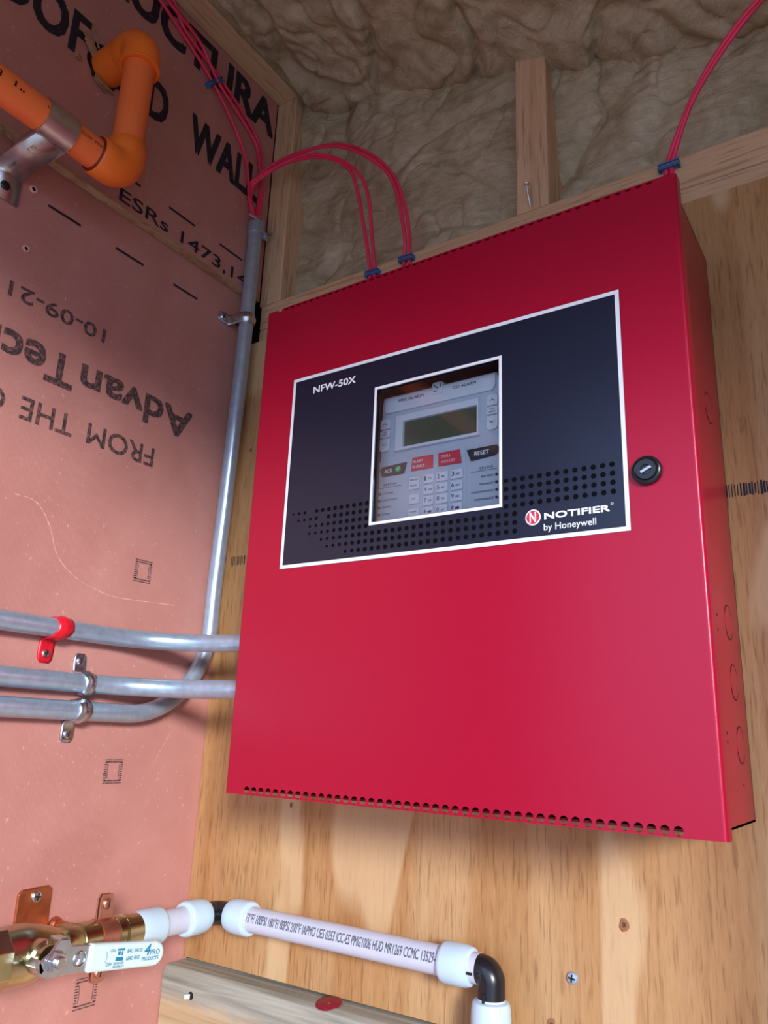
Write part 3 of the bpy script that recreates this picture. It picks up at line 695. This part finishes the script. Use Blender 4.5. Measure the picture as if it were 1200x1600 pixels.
def screw_mb(o, ax, r, slot='x', mb=None):
    mb = mb or MB(); o = Vector(o); ax = Vector(ax).normalized()
    mb.lathe(o, ax, [(0, r), (r * 0.25, r), (r * 0.5, r * 0.8), (r * 0.6, r * 0.45), (r * 0.6, 0.0001)], 18, 0)
    a = ax.orthogonal().normalized(); b = ax.cross(a); top = o + ax * r * 0.6
    a, b = (a * 0.8 + b * 0.6), (b * 0.8 - a * 0.6)
    mb.obox(top, a * r * 0.62, b * r * 0.14, ax * r * 0.03, 1)
    if slot == 'x': mb.obox(top, b * r * 0.62, a * r * 0.14, ax * r * 0.031, 1)
    return mb
def strap(lab, ctr, axis, across, out, c, r, tab, wd, mats, two=False, group='conduit straps', rib=0.0016, sc='zinc', slot='x', thk=0.0014, cat='strap', tabshift=0.0, sr=0.0042):
    """one-hole pipe strap. ctr: point on the wall under the pipe; axis along pipe; across: towards the tab; out: wall normal; c: pipe centre distance"""
    A, P, Q = Vector(axis), Vector(across), Vector(out); ctr = Vector(ctr); rr = r + 0.0006
    prof = [(-rr, 0.001 if two else c * 0.25)]
    if two: prof = [(-rr - tab, 0.0008), (-rr - tab * 0.55, 0.0008), (-rr - 0.002, 0.0008), (-rr, 0.003)]
    prof += [(-rr * math.cos(t_), c + rr * math.sin(t_)) for t_ in [PI * k / 14 for k in range(15)]]
    nA = len(prof); prof += [(rr, c * 0.4), (rr + 0.001, 0.0022), (rr + 0.003, 0.0008), (rr + tab * 0.55, 0.0008), (rr + tab * 0.85, 0.0008), (rr + tab, 0.0008)]
    ws = [-0.5, -0.3, -0.16, 0.0, 0.16, 0.3, 0.5]; hs = [0, 0, 0.7, 1, 0.7, 0, 0]; vs = []
    for i, (p, q) in enumerate(prof):
        isarc = (4 if two else 1) <= i < nA
        if isarc:
            nn = Vector((p, q - c)).normalized()
        sc_ = 1.0
        if i == len(prof) - 1: sc_ = 0.55
        if i == len(prof) - 2: sc_ = 0.92
        if two and i == 0: sc_ = 0.55
        sh = tabshift * max(0, min(1, (p - rr * 0.2) / (rr + 0.002)))
        for wv_, hv in zip(ws, hs):
            pp, qq = p, q
            if isarc: pp += nn.x * hv * rib; qq += nn.y * hv * rib
            vs.append(ctr + A * (wv_ * wd * sc_ + sh) + P * pp + Q * qq)
    m_ = len(ws); fs = [(i * m_ + k, i * m_ + k + 1, (i + 1) * m_ + k + 1, (i + 1) * m_ + k) for i in range(len(prof) - 1) for k in range(m_ - 1)]
    rt = root('conduit_strap' if cat == 'strap' else 'pipe_hanger', lab, cat, group)
    b = MB().add(vs, fs).build('band', mats, rt, 50); md = b.modifiers.new('thick', 'SOLIDIFY'); md.thickness = thk; md.offset = 0
    screw_mb(ctr + P * (rr + tab * 0.62) + Q * 0.0014 + A * tabshift, Q, sr, slot).build('screw', [sc, 'hole'], rt)
    if two: screw_mb(ctr - P * (rr + tab * 0.62) + Q * 0.0014, Q, sr, slot).build('screw', [sc, 'hole'], rt)
    return rt
cw = 0.0115
strap('red-painted steel strap on the uppermost conduit', (XL, -0.222, 0.1466), (0, 1, 0), (0, 0, -1), (1, 0, 0), cw, RC, 0.024, 0.017, 'red_strap', sc='steel', tabshift=-0.006)
strap('shiny zinc strap on the middle conduit with its screw tab above', (XL, -0.183, 0.0953), (0, 1, 0), (0, 0, 1), (1, 0, 0), cw, RC, 0.020, 0.015, 'zinc', slot='-', rib=0.0022, tabshift=-0.004)
strap('shiny zinc strap on the lowest conduit with its screw tab below', (XL, -0.186, 0.0678), (0, 1, 0), (0, 0, -1), (1, 0, 0), cw, RC, 0.021, 0.015, 'zinc', slot='-', rib=0.0022, tabshift=-0.004)
strap('zinc strap halfway up the vertical conduit just below the panel seam', (XL, -0.021, 0.594), (0, 0, 1), (0, -1, 0), (1, 0, 0), -0.165 - XL, RC, 0.020, 0.015, 'zinc', rib=0.0018, tabshift=0.0)
# clamp collar at the open top end of the vertical conduit
rt = root('conduit_strap', 'steel clamp collar with two screw lugs at the top end of the vertical conduit', 'strap', 'conduit straps')
o3 = (-0.165, -0.021, 0.730)
MB().lathe(o3, (0, 0, 1), [(0, RC + 0.0002), (0, RC + 0.0018), (0.017, RC + 0.0018), (0.018, RC + 0.0012), (0.018, RC + 0.0002)], 26, caps=False).build('band', 'emt', rt)
MB().obox((-0.1625, -0.0055, 0.737), (0.0012, 0, 0), (0, 0.007, 0), (0, 0, 0.006)).build('lug', 'emt', rt, 0, 0.0008)
MB().tube([(-0.1700, -0.0035, 0.737), (-0.1500, -0.0035, 0.737)], 0.0018, 10).lathe((-0.1530, -0.0035, 0.737), (1, 0, 0), [(0, 0.0032), (0.003, 0.0032)], 6).build('screw', 'zinc', rt)
MB().tube([(-0.158, -0.044, 0.748), (-0.158, -0.016, 0.7515)], 0.0016, 10).lathe((-0.158, -0.020, 0.751), (0, 1, 0.1), [(0, 0.0035), (0.003, 0.0035)], 6).build('screw', 'zinc', rt)

# ------------------------------------------------------------------ orange sprinkler pipe
OX, OY, OZ, OZT, RO, RE = -0.110, -0.276, 0.6265, 0.803, 0.0168, 0.0212
sp = root('sprinkler_pipe', 'bright orange plastic sprinkler pipe with two elbows entering the brown wall', 'pipe')
MB().tube([(OX, FRONT_Y + 0.01, OZ), (OX, OY - 0.02, OZ)], RO, 32).build('pipe', 'orange', sp)
hp = sp.children[-1]
MB().tube([(OX, OY, OZ + 0.02), (OX, OY, OZT - 0.02)], RO, 32).build('pipe', 'orange', sp)
def elbow(c, d0, d1, L, name='elbow'):
    c = Vector(c); d0 = Vector(d0); d1 = Vector(d1)
    pts = fillet([c + d0 * L, c, c + d1 * L], 0.0205, 14)
    a, b = pts[0], pts[-1]
    pts = [a + d0 * 0.0, a - d0 * 0.001] + pts[1:-1] + [b - d1 * 0.001, b]
    rr = [RE - 0.0008, RE] + [RE] * (len(pts) - 4) + [RE, RE - 0.0008]
    mb = MB().tube(pts, rr, 36)
    return mb.build(name, 'orange_fit', sp, 40)
e1 = elbow((OX, OY, OZ), (0, -1, 0), (0, 0, 1), 0.036)
MB().lathe((OX, OY - 0.0372, OZ), (0, 1, 0), [(0, RO), (0.0, RE - 0.002), (0.0014, RE - 0.0012)], 32, caps=False).build('cement_bead', 'cement', e1)
e2 = elbow((OX, OY, OZT), (0, 0, -1), (-1, 0, 0), 0.034)
MB().lathe((OX, OY, OZT - 0.034), (0, 0, 1), [(0, RO + 0.001), (-0.0012, RO + 0.0022), (-0.0012, RE + 0.0012), (0.0012, RE + 0.0016), (0.003, RE + 0.0002)], 36, caps=False).build('socket_lip', 'orange_fit', e2)
MB().tube([(OX - 0.033, OY, OZT), (XU - 0.02, OY, OZT)], RE - 0.001, 32).build('stub', 'orange_fit', sp)
def cyl_text(mb, s, o, ax, ref, r, t0, w_, arc0, harc, bold=0.0, mi=0, flipv=False):
    """letters wrapped on a cylinder: baseline runs along ax from t0; letter height goes round from angle arc0 (measured from ref)"""
    o = Vector(o); ax = Vector(ax).normalized(); ref = Vector(ref); ref = (ref - ax * ref.dot(ax)).normalized(); B = ref.cross(ax) if flipv else ax.cross(ref)
    vs, fs = glyphs(s, 0.0, 1.0)
    bm = bmesh.new(); vv = [bm.verts.new((a, b, 0)) for a, b in vs]
    for f in fs: bm.faces.new([vv[k] for k in f])
    for k in range(1, 6): bmesh.ops.bisect_plane(bm, geom=bm.verts[:] + bm.edges[:] + bm.faces[:], plane_co=(0, k / 6, 0), plane_no=(0, 1, 0))
    bm.verts.index_update(); vs = [(v.co.x, v.co.y) for v in bm.verts]; fs = [tuple(v.index for v in f.verts) for f in bm.faces]; bm.free()
    for ox, oy, dz in boldset(bold, harc * r):
        out = []
        for a, b in vs:
            th = arc0 + b * harc + oy / r; out.append(o + ax * (t0 + a * w_ + ox * 0.6) + (ref * math.cos(th) + B * math.sin(th)) * (r + 0.0003 + dz))
        mb.add(out, fs, mi)
    return mb
for s, t0, w_, h, o_ in (('Guard', -0.145, 0.034, 0.36, 0.03), ('1"', -0.098, 0.010, 0.34, 0.03), ('MADE', -0.064, 0.015, 0.2, 0), ('LISTED', -0.028, 0.014, 0.2, 0), ('ASTM', -0.011, 0.010, 0.2, 0)):
    cyl_text(MB(), s, (OX, OY - 0.0372, OZ), (0, 1, 0), Vector((1, 0, 0.15)), RO, t0, w_, 0.1, h, o_).build('printed_lettering', 'hole', hp, 0)
# rough hole in the panel around the stub, splinters
hm = MB(); n = 26; vs = []
for k in range(n):
    a = 2 * PI * k / n; jj = 0.0235 + 0.006 * noise.noise(Vector((math.cos(a) * 2.2, math.sin(a) * 2.2, 4))) + (0.007 if 0.6 < a < 2.2 else 0)
    vs.append((XU + 0.0006, OY - 0.002 + jj * math.cos(a), OZT + jj * math.sin(a) - 0.001))
hm.add(vs, [tuple(range(n))]).build('rough_hole', 'hole', up, 0)
for (a, b, c, d, wd) in ((-0.313, 0.824, -0.292, 0.812, 0.004), (-0.310, 0.818, -0.290, 0.806, 0.005), (-0.307, 0.845, -0.290, 0.822, 0.0012), (-0.318, 0.786, -0.308, 0.790, 0.003), (-0.292, 0.778, -0.272, 0.774, 0.0035), (-0.286, 0.776, -0.262, 0.779, 0.002)):
    dd = Vector((0, c - a, d - b)); nn = Vector((0, -dd.z, dd.y)).normalized() * wd
    MB().obox((XU + 0.004, (a + c) / 2, (b + d) / 2), dd / 2 + Vector((-0.003, 0, 0)), nn, (0.0006, 0, 0)).build('splinter', 'osb_edge', up, 0)
# steel stand-off clamp
cl = root('pipe_clamp', 'bright steel stand-off clamp gripping the orange pipe', 'clamp')
y0c, y1c = -0.3745, -0.3415
MB().lathe((OX, y0c, OZ), (0, 1, 0), [(0, RO + 0.0003), (0, RO + 0.002), (0.033, RO + 0.002), (0.033, RO + 0.0003)], 40, caps=False).build('ring', 'steel', cl)
zp = OZ - RO - 0.0018
mb = MB(); yy0, yy1 = y0c, y1c
prof = [(OX - 0.004, zp), (XL + 0.018, zp - 0.001), (XL + 0.0030, zp - 0.003), (XL + 0.0014, zp - 0.006), (XL + 0.0014, zp - 0.036)]
vs = []
for x, z in prof: vs += [(x, yy0, z), (x, yy1, z)]
o = mb.add(vs, [(2 * i, 2 * i + 1, 2 * i + 3, 2 * i + 2) for i in range(len(prof) - 1)]).build('bracket_leg', 'steel', cl, 20)
md = o.modifiers.new('thick', 'SOLIDIFY'); md.thickness = 0.0022; md.offset = 0
for yy in (y0c, y1c): MB().obox((-0.128, yy, zp + 0.002), (0.020, 0, 0), (0, 0.0009, 0), (0, 0, 0.0035)).build('flange', 'steel', cl, 0, 0.0005)
text_mb(MB(), 'CUL US', lambda a, b: (a, b, zp - 0.0016), -0.150, -0.366, 0.020, 0.008, 0.0).build('stamped_mark', 'zinc', cl, 0)
screw_mb((XL + 0.0026, -0.358, zp - 0.021), (1, 0, 0), 0.0052).build('screw', ['black', 'hole'], cl)

# ------------------------------------------------------------------ water line: ball valve, plastic pipe with sleeves, black elbows
PX, PY, PZ, RP, RS = -0.117, -0.0245, -0.1325, 0.0122, 0.0168
wp = root('water_pipe', 'translucent white plastic water pipe with sleeves and black elbows', 'pipe')
MB().tube([(PX, -0.150, PZ), (PX, PY - 0.020, PZ)], RP, 28).build('pipe', 'pex', wp)
MB().tube([(PX + 0.020, PY, PZ), (0.195, PY, PZ)], RP, 28).build('pipe', 'pex', wp); longp = wp.children[-1]
VX = 0.2055
MB().tube([(VX, PY, PZ - 0.020), (VX, PY, FLOOR_Z + 0.05)], RP, 28).build('pipe', 'pex', wp)
def sleeve(o, ax, L):
    MB().lathe(o, ax, [(0, RP + 0.0004), (0.0, RS - 0.0016), (0.0012, RS - 0.0004), (0.004, RS), (L * 0.6, RS), (L - 0.004, RS - 0.0006), (L - 0.001, RS - 0.0018), (L, RS - 0.004), (L, RP * 0.8)], 36).build('sleeve', 'ring', wp, 40)
sleeve((PX, -0.104, PZ), (0, -1, 0), 0.032)
sleeve((PX, PY - 0.019 - 0.030, PZ), (0, 1, 0), 0.030)
sleeve((PX + 0.019 + 0.030, PY, PZ), (-1, 0, 0), 0.030)
sleeve((0.1600, PY, PZ), (1, 0, 0), 0.0285)
sleeve((VX, PY, PZ - 0.0215 - 0.030), (0, 0, 1), 0.030)
def black_elbow(c, d0, d1, L):
    c = Vector(c); d0 = Vector(d0); d1 = Vector(d1)
    pts = fillet([c + d0 * L, c, c + d1 * L], 0.0085, 10)
    o = MB().tube(pts, 0.0119, 28).build('elbow', 'black', wp, 40)
    return o
black_elbow((PX, PY, PZ), (0, -1, 0), (1, 0, 0), 0.026)
be = black_elbow((VX, PY, PZ), (-1, 0, 0), (0, 0, -1), 0.026)
MB().obox((VX - 0.0155, PY - 0.0119, PZ - 0.002), (0.004, 0, 0), (0, 0.0012, 0), (0, 0, 0.0011)).obox((VX - 0.001, PY - 0.0119, PZ - 0.0185), (0.0011, 0, 0), (0, 0.0012, 0), (0, 0, 0.004)).build('mould_rib', 'black', be, 0, 0.0004)
text_mb(MB(), '3', lambda a, b: (a, PY - 0.0121, b), VX - 0.008, PZ - 0.006, 0.005, 0.008, 0.0).build('moulded_mark', 'key_dark', be, 0)
mb = MB()
cyl_text(mb, '73°F/ 100PSI 180°F/ 80PSI 200°F IAPMO UES 0253 ICC-ES PMG1006 HUD MR1269 CCMC 13529-R', (PX, PY, PZ), (1, 0, 0), (0.0, -1, 0.45), RP, 0.0515, 0.227, -0.42, 0.70, 0.025, flipv=True)
# keep the print upright: the wrapped direction runs from the lower edge to the upper edge of the visible side
mb.build('printed_lettering', 'pipe_ink', longp, 0)

bv = root('ball_valve', 'brass ball valve with white lever handle on the brown wall', 'valve')
VA = (PX, 0, PZ); AY = (0, 1, 0)
MB().lathe(VA, AY, [(-0.420, 0.014), (-0.330, 0.014), (-0.330, 0.0215), (-0.292, 0.0215), (-0.292, 0.0225), (-0.2885, 0.0225)], 32).build('inlet_pipe', 'brass', bv)
MB().lathe(VA, AY, [(-0.2885, 0.0225), (-0.2885, 0.0262), (-0.2740, 0.0262), (-0.2740, 0.0225)], 8, ph=PI / 8).build('hex_end', 'brass', bv, 0, 0.0008)
MB().lathe(VA, AY, [(-0.276, 0.0235), (-0.262, 0.0240), (-0.255, 0.0245), (-0.238, 0.0215), (-0.225, 0.0170), (-0.219, 0.0150), (-0.2165, 0.0150), (-0.2165, 0.0170), (-0.205, 0.0172), (-0.202, 0.0150), (-0.199, 0.0150)], 36).build('body', 'brass', bv, 40)
MB().lathe(VA, AY, [(-0.199, 0.0140), (-0.199, 0.0158), (-0.182, 0.0158), (-0.181, 0.0145), (-0.163, 0.0145), (-0.162, 0.0160), (-0.156, 0.0163), (-0.155, 0.0140), (-0.153, 0.0140), (-0.152, 0.0163), (-0.147, 0.0163), (-0.146, 0.0150), (-0.134, 0.0152), (-0.132, 0.0130)], 36).build('outlet_fitting', 'brass', bv, 40)
SYv, SZv = -0.250, -0.1305
MB().lathe((PX, SYv, SZv), (1, 0, 0), [(0.010, 0.0135), (0.028, 0.0130), (0.030, 0.0105), (0.036, 0.0105)], 30).build('bonnet', 'brass', bv, 40)
XH = -0.0745
hd = math.radians(-6.5); du = Vector((0, math.cos(hd), math.sin(hd))); dv = Vector((0, -math.sin(hd), math.cos(hd)))
O = Vector((0, SYv, SZv)); fh = lambda a, b, d: tuple(O + du * a + dv * b + Vector((d, 0, 0)))
plate = [(-0.012, -0.010), (-0.004, -0.0125), (0.014, -0.0105), (0.034, -0.0105), (0.034, 0.0100), (0.013, 0.0105), (0.008, 0.0165), (0.001, 0.0160), (-0.006, 0.0060), (-0.015, -0.001)]
o = MB().prism(plate, fh, XH - 0.0012, XH + 0.0012).build('lever', 'zinc', bv, 0, 0.0006)
MB().prism([(-0.017, -0.004), (-0.010, -0.010), (-0.008, -0.006), (-0.014, 0.002)], fh, XH - 0.013, XH + 0.0012).build('stop_tab', 'zinc', o, 0, 0.0008)
MB().prism([(0.001, 0.0140), (0.009, 0.0145), (0.009, 0.0170), (0.001, 0.0165)], fh, XH - 0.014, XH + 0.0012).build('stop_tab', 'zinc', o, 0, 0.0008)
MB().lathe((XH + 0.001, SYv, SZv), (1, 0, 0), [(0, 0.0088), (0.0012, 0.0088), (0.0012, 0.0078), (0.0060, 0.0076)], 6, ph=0.3).build('nut', 'zinc', o, 0, 0.0006)
MB().lathe((XH + 0.001, SYv, SZv), (1, 0, 0), [(0, 0.0046), (0.0085, 0.0046), (0.0092, 0.0038)], 20).build('stem', 'steel', o)
mb = MB()
arc_pts = [(0.0235 + 0.0055 * math.cos(2 * PI * k / 18), 0.0055 * math.sin(2 * PI * k / 18)) for k in range(19)]
mb.tube([Vector(fh(a, b, XH + 0.0013)) for a, b in arc_pts], 0.0009, 6).tube([Vector(fh(a, b, XH + 0.0013)) for a, b in ((0.0215, 0.004), (0.0240, 0.0), (0.0225, -0.004))], 0.0011, 6)
mb.build('embossed_mark', 'zinc', o)
gp = [(0.0315, -0.0110), (0.104, -0.0108)] + [(0.104 + 0.010 * math.sin(t_), -0.0008 - 0.010 * math.cos(t_)) for t_ in [PI * k / 10 for k in range(1, 10)]] + [(0.104, 0.0098), (0.0315, 0.0112)]
grip = MB().prism(gp, fh, XH - 0.0042, XH + 0.0042).build('grip', 'grip', bv, 0, 0.0028, 4)
GT = lambda a, b: fh(a, b, XH + 0.0045)
mb = MB()
for s, a, b, w_, h, bo in (('ON', 0.0515, 0.0036, 0.005, 0.0026, 0.01), ('OFF', 0.0490, -0.0068, 0.0062, 0.0026, 0.01), ('BALL VALVE', 0.0700, 0.0022, 0.0165, 0.0030, 0.015), ('LEAD FREE', 0.0700, -0.0036, 0.0150, 0.0030, 0.015), ('PRODUCTS', 0.0880, -0.0052, 0.0190, 0.0030, 0.02), ('PRO', 0.0965, -0.0010, 0.0110, 0.0044, 0.015), ('4', 0.0888, -0.0012, 0.0068, 0.0092, 0.03), ('ADVANCED', 0.0570, -0.0060, 0.0110, 0.0018, 0.01), ('RELIABILITY', 0.0570, -0.0086, 0.0120, 0.0018, 0.01)):
    text_mb(mb, s, GT, a, b, w_, h, bo, shear=0.15 if s == '4' else 0)
for a0, a1, b0, b1 in ((0.0588, 0.0668, 0.0045, 0.0060), (0.0600, 0.0628, 0.0010, 0.0040), (0.0638, 0.0655, 0.0005, 0.0040), (0.0585, 0.0665, -0.0034, -0.0004)):
    mb.add([GT(a0, b0), GT(a1, b0), GT(a1, b1), GT(a0, b1)], [(0, 1, 2, 3)])
for k in range(8):
    t0, t1 = [0.5 - 1.0 * q / 8 for q in (k, k + 1)]
    c0 = 0.0398; rr0, rr1 = 0.0086, 0.0090
    mb.add([GT(c0 + r_ * math.cos(t_), r_ * math.sin(t_)) for r_, t_ in ((rr0, t0), (rr1, t0), (rr1, t1), (rr0, t1))], [(0, 1, 2, 3)])
mb.build('printed_lettering', 'teal_ink', grip, 0)

# copper split-ring hanger round the outlet, and the copper base plate behind the valve
hg = root('pipe_hanger', 'pinkish copper split-ring clamp around the valve outlet', 'hanger')
HYc = -0.1725
MB().lathe((PX, HYc - 0.0085, PZ), AY, [(0, 0.0148), (0, 0.0166), (0.017, 0.0166), (0.017, 0.0148)], 36, caps=False).build('ring', 'copper_pink', hg)
for s, dx in ((1, 0), (-1, 0)):
    e_ = [(-0.0075, 0.0), (0.0075, 0.0), (0.0075, 0.017), (0.0050, 0.021), (-0.0050, 0.021), (-0.0075, 0.017)]
    for xx in (-0.0030, 0.0012):
        MB().prism(e_, lambda a, b, d: (d, HYc + a, PZ + s * (0.0158 + b)), PX + xx, PX + xx + 0.0016).build('ear', 'copper_pink', hg, 0, 0.0004)
    screw_mb((PX + 0.0028, HYc, PZ + s * 0.0285), (1, 0, 0), 0.0046, '-').build('screw', ['copper_pink', 'hole'], hg)
MB().tube([(XL + 0.001, HYc, PZ), (PX - 0.016, HYc, PZ)], 0.0048, 14).lathe((XL, HYc, PZ), (1, 0, 0), [(0, 0.0075), (0.003, 0.007), (0.006, 0.005)], 20).build('standoff', 'copper', hg)
hb = root('hanger_plate', 'flat copper mounting plate screwed to the brown wall behind the valve', 'plate')
hp_ = [(-0.0165, -0.075), (0.0195, -0.075), (0.0190, 0.004), (0.0150, 0.0075), (-0.0130, 0.0062), (-0.0165, 0.0025)]
MB().prism(hp_, lambda a, b, d: (XL + d, -0.2010 + a, -0.1030 + b), 0.0001, 0.0030).build('plate', 'copper', hb, 0, 0.0010)
screw_mb((XL + 0.003, -0.1985, -0.1040), (1, 0, 0), 0.0052).build('screw', ['zinc', 'hole'], hb)

# ------------------------------------------------------------------ red cables and blue staples
RCB = 0.0024
def cable(pts, lab, grp, r=RCB):
    o = MB().tube(catmull(pts, 8), r, 10).build('red_cable', 'cable', None, 60); return tag(o, lab, 'cable', grp)
Aup = [(-0.172, -0.330, 1.000), (-0.172, -0.275, 0.982)]
intoc = lambda x, y: [(x, y, 0.7485)]
cable(Aup + [(-0.172, -0.2222, 0.9615), (-0.172, -0.1632, 0.9369), (-0.172, -0.1184, 0.913), (-0.172, -0.0763, 0.8792), (-0.172, -0.0485, 0.8452), (-0.171, -0.0368, 0.8044), (-0.169, -0.026, 0.7637)] + intoc(-0.168, -0.024), 'leftmost red cable coming down the wall straight into the conduit', 'red cables on the left wall')
cable([(-0.1705, -0.300, 1.000)] + [(-0.1705, -0.212, 0.9707), (-0.1705, -0.1534, 0.956), (-0.1705, -0.1151, 0.9228), (-0.1705, -0.0606, 0.8965), (-0.1705, -0.03, 0.8774), (-0.1705, -0.0194, 0.847), (-0.1705, -0.0108, 0.8107), (-0.169, -0.0128, 0.7819), (-0.167, -0.0170, 0.762)] + intoc(-0.165, -0.0185), 'middle red cable on the wall, bowing right above the conduit mouth', 'red cables on the left wall')
cable([(-0.172, -0.245, 1.020)] + [(-0.172, -0.2024, 0.9812), (-0.172, -0.1771, 0.9534), (-0.172, -0.1086, 0.9314), (-0.172, -0.0495, 0.906), (-0.172, -0.0235, 0.883), (-0.172, -0.0159, 0.8546), (-0.172, -0.0124, 0.8146), (-0.170, -0.0164, 0.7802), (-0.167, -0.0200, 0.7611)] + intoc(-0.1625, -0.0215), 'rightmost red cable on the wall, nearest the ceiling beam', 'red cables on the left wall')
Dp = [(-0.1726, -0.026, 0.8198), (-0.1434, -0.0222, 0.8375), (-0.0932, -0.0184, 0.8399), (-0.0388, -0.0147, 0.8309), (0.0029, -0.0109, 0.8084), (0.0381, -0.0071, 0.7751), (0.0599, -0.0033, 0.7407), (0.0727, 0.0004, 0.6995), (0.0783, 0.0042, 0.6622), (0.0781, 0.0085, 0.6259)]
Ep = [(-0.1653, -0.03, 0.8095), (-0.133, -0.0258, 0.826), (-0.0786, -0.0216, 0.8342), (-0.0251, -0.0173, 0.8194), (0.0214, -0.0131, 0.7841), (0.0504, -0.0089, 0.7506), (0.0636, -0.0047, 0.7189), (0.0701, -0.0004, 0.6811), (0.0733, 0.0038, 0.6498), (0.0696, 0.0085, 0.627)]
Fp = [(-0.1679, -0.034, 0.8111), (-0.1294, -0.0293, 0.8219), (-0.0868, -0.0247, 0.8259), (-0.0501, -0.02, 0.8151), (-0.0139, -0.0153, 0.79), (0.0108, -0.0107, 0.7593), (0.0207, -0.006, 0.7257), (0.0234, -0.0013, 0.6888), (0.0251, 0.0033, 0.6528), (0.0255, 0.0085, 0.6206)]
Gp = [(-0.1669, -0.032, 0.8077), (-0.1197, -0.027, 0.8237), (-0.077, -0.022, 0.8203), (-0.0351, -0.017, 0.8033), (-0.0069, -0.012, 0.775), (0.003, -0.007, 0.7421), (0.0089, -0.002, 0.7036), (0.0146, 0.003, 0.6659), (0.0185, 0.0085, 0.622)]
def tail(p, dx=0): return [(p[0] + dx, 0.004, p[2] - 0.03), (p[0] + dx, -0.02, 0.545), (p[0] + dx, -0.03, 0.495)]
def head(p, x, y): return [(x, y, 0.7485), (p[0] * 0.5 + x * 0.5 - 0.004, p[1] - 0.002, 0.785)]
for pts, lab, x, y in ((Dp, 'outer red cable of the high arc from conduit to cabinet top', -0.169, -0.019), (Ep, 'inner red cable of the high arc from conduit to cabinet top', -0.166, -0.024), (Fp, 'outer red cable of the low arc from conduit to cabinet top', -0.162, -0.026), (Gp, 'inner red cable of the low arc from conduit to cabinet top', -0.164, -0.0285)):
    cable(head(pts[0], x, y) + pts + tail(pts[-1]), lab, 'red cables arching to the cabinet')
cable([(0.525, -0.04, 0.765)] + [(0.4894, -0.03, 0.7441), (0.4691, -0.0224, 0.7337), (0.4455, -0.0148, 0.7145), (0.4246, -0.0072, 0.6909), (0.4061, 0.0004, 0.6627), (0.3880, 0.0085, 0.6265)] + tail((0.388, 0, 0.6265)), 'left strand of the red cable pair dropping to the cabinet right corner', 'red cables at the right')
cable([(0.530, -0.037, 0.762)] + [(0.4924, -0.027, 0.7452), (0.4708, -0.02, 0.7318), (0.4454, -0.013, 0.7098), (0.4227, -0.006, 0.6849), (0.4069, 0.001, 0.6588), (0.3932, 0.0085, 0.6259)] + tail((0.3932, 0, 0.6259)), 'right strand of the red cable pair dropping to the cabinet right corner', 'red cables at the right')
def staple(c, along, across, out, hw, lab):
    c = Vector(c); A, C_, Q = Vector(along).normalized(), Vector(across).normalized(), Vector(out)
    rt = root('cable_staple', lab, 'staple', 'blue cable staples')
    MB().obox(c + Q * 0.0062, C_ * hw, A * 0.0035, Q * 0.0010).obox(c + Q * 0.0035 + C_ * (hw - 0.0012), C_ * 0.0013, A * 0.0035, Q * 0.0035).obox(c + Q * 0.0035 - C_ * (hw - 0.0012), C_ * 0.0013, A * 0.0035, Q * 0.0035).obox(c + Q * 0.0078 + A * 0.0028, C_ * hw, A * 0.0007, Q * 0.0008).obox(c + Q * 0.0078 - A * 0.0028, C_ * hw, A * 0.0007, Q * 0.0008).build('saddle', 'staple', rt, 0, 0.0005)
    MB().obox(c + Q * 0.0074, C_ * hw * 0.92, A * 0.0007, Q * 0.0006).build('wire', 'steel', rt, 0)
staple((0.0225, 0.012, 0.6215), (0, 0, 1), (1, 0, -0.04), (0, -1, 0), 0.0105, 'blue staple holding the low-arc cables, leftmost on the plate')
staple((0.0737, 0.012, 0.6250), (0, 0, 1), (1, 0, -0.04), (0, -1, 0), 0.0105, 'blue staple holding the high-arc cables to the plate')
staple((0.3900, 0.012, 0.6245), (0, 0, 1), (1, 0, 0.0), (0, -1, 0), 0.0105, 'blue staple above the cabinet top right corner')
staple((XU, -0.1180, 0.9185), (0, 0.78, -0.62), (0, 0.62, 0.78), (1, 0, 0), 0.0185, 'blue staple holding three cables to the brown wall')

# ------------------------------------------------------------------ small fixings
n_ = root('nail', 'bent bright nail sticking out of the middle stud', 'nail')
MB().tube([(0.2365, 0.014, 0.640), (0.2367, 0.006, 0.652), (0.2367, 0.003, 0.664)], 0.0011, 10).build('shank', 'steel', n_)
MB().lathe((0.2367, 0.003, 0.6635), (0.0, -0.3, 1), [(0, 0.0032), (0.0008, 0.0034), (0.0012, 0.002)], 14).build('head', 'steel', n_)
s_ = root('wood_screw', 'grey screw driven into the lower right plywood', 'screw')
screw_mb((0.268, 0.0, -0.1312), (0, -1, 0), 0.0048).build('head', ['emt', 'hole'], s_)
cp = root('cap_nail', 'flat round red plastic cap on the weathered timber', 'cap')
MB().lathe((0.0290, -0.0140, -0.1932), (0, -0.22, 1), [(0, 0.0125), (0.0008, 0.0130), (0.0016, 0.0118), (0.0018, 0.0030), (0.0024, 0.0026), (0.0025, 0.0001)], 32).build('disc', 'cap', cp)
s2 = root('embedded_screw', 'broken pale screw head in the weathered timber end', 'screw')
mb = MB().lathe((-0.142, yf + 0.0004, -0.2155), (0, -1, 0), [(0, 0.0040), (0.0006, 0.0038)], 12, 1).obox((-0.1465, yf - 0.0006, -0.2170), (0.0035, 0, 0.0008), (0, 0.0008, 0), (0, 0, 0.0022), 0)
mb.build('head', ['white_print', 'hole'], s2, 0)
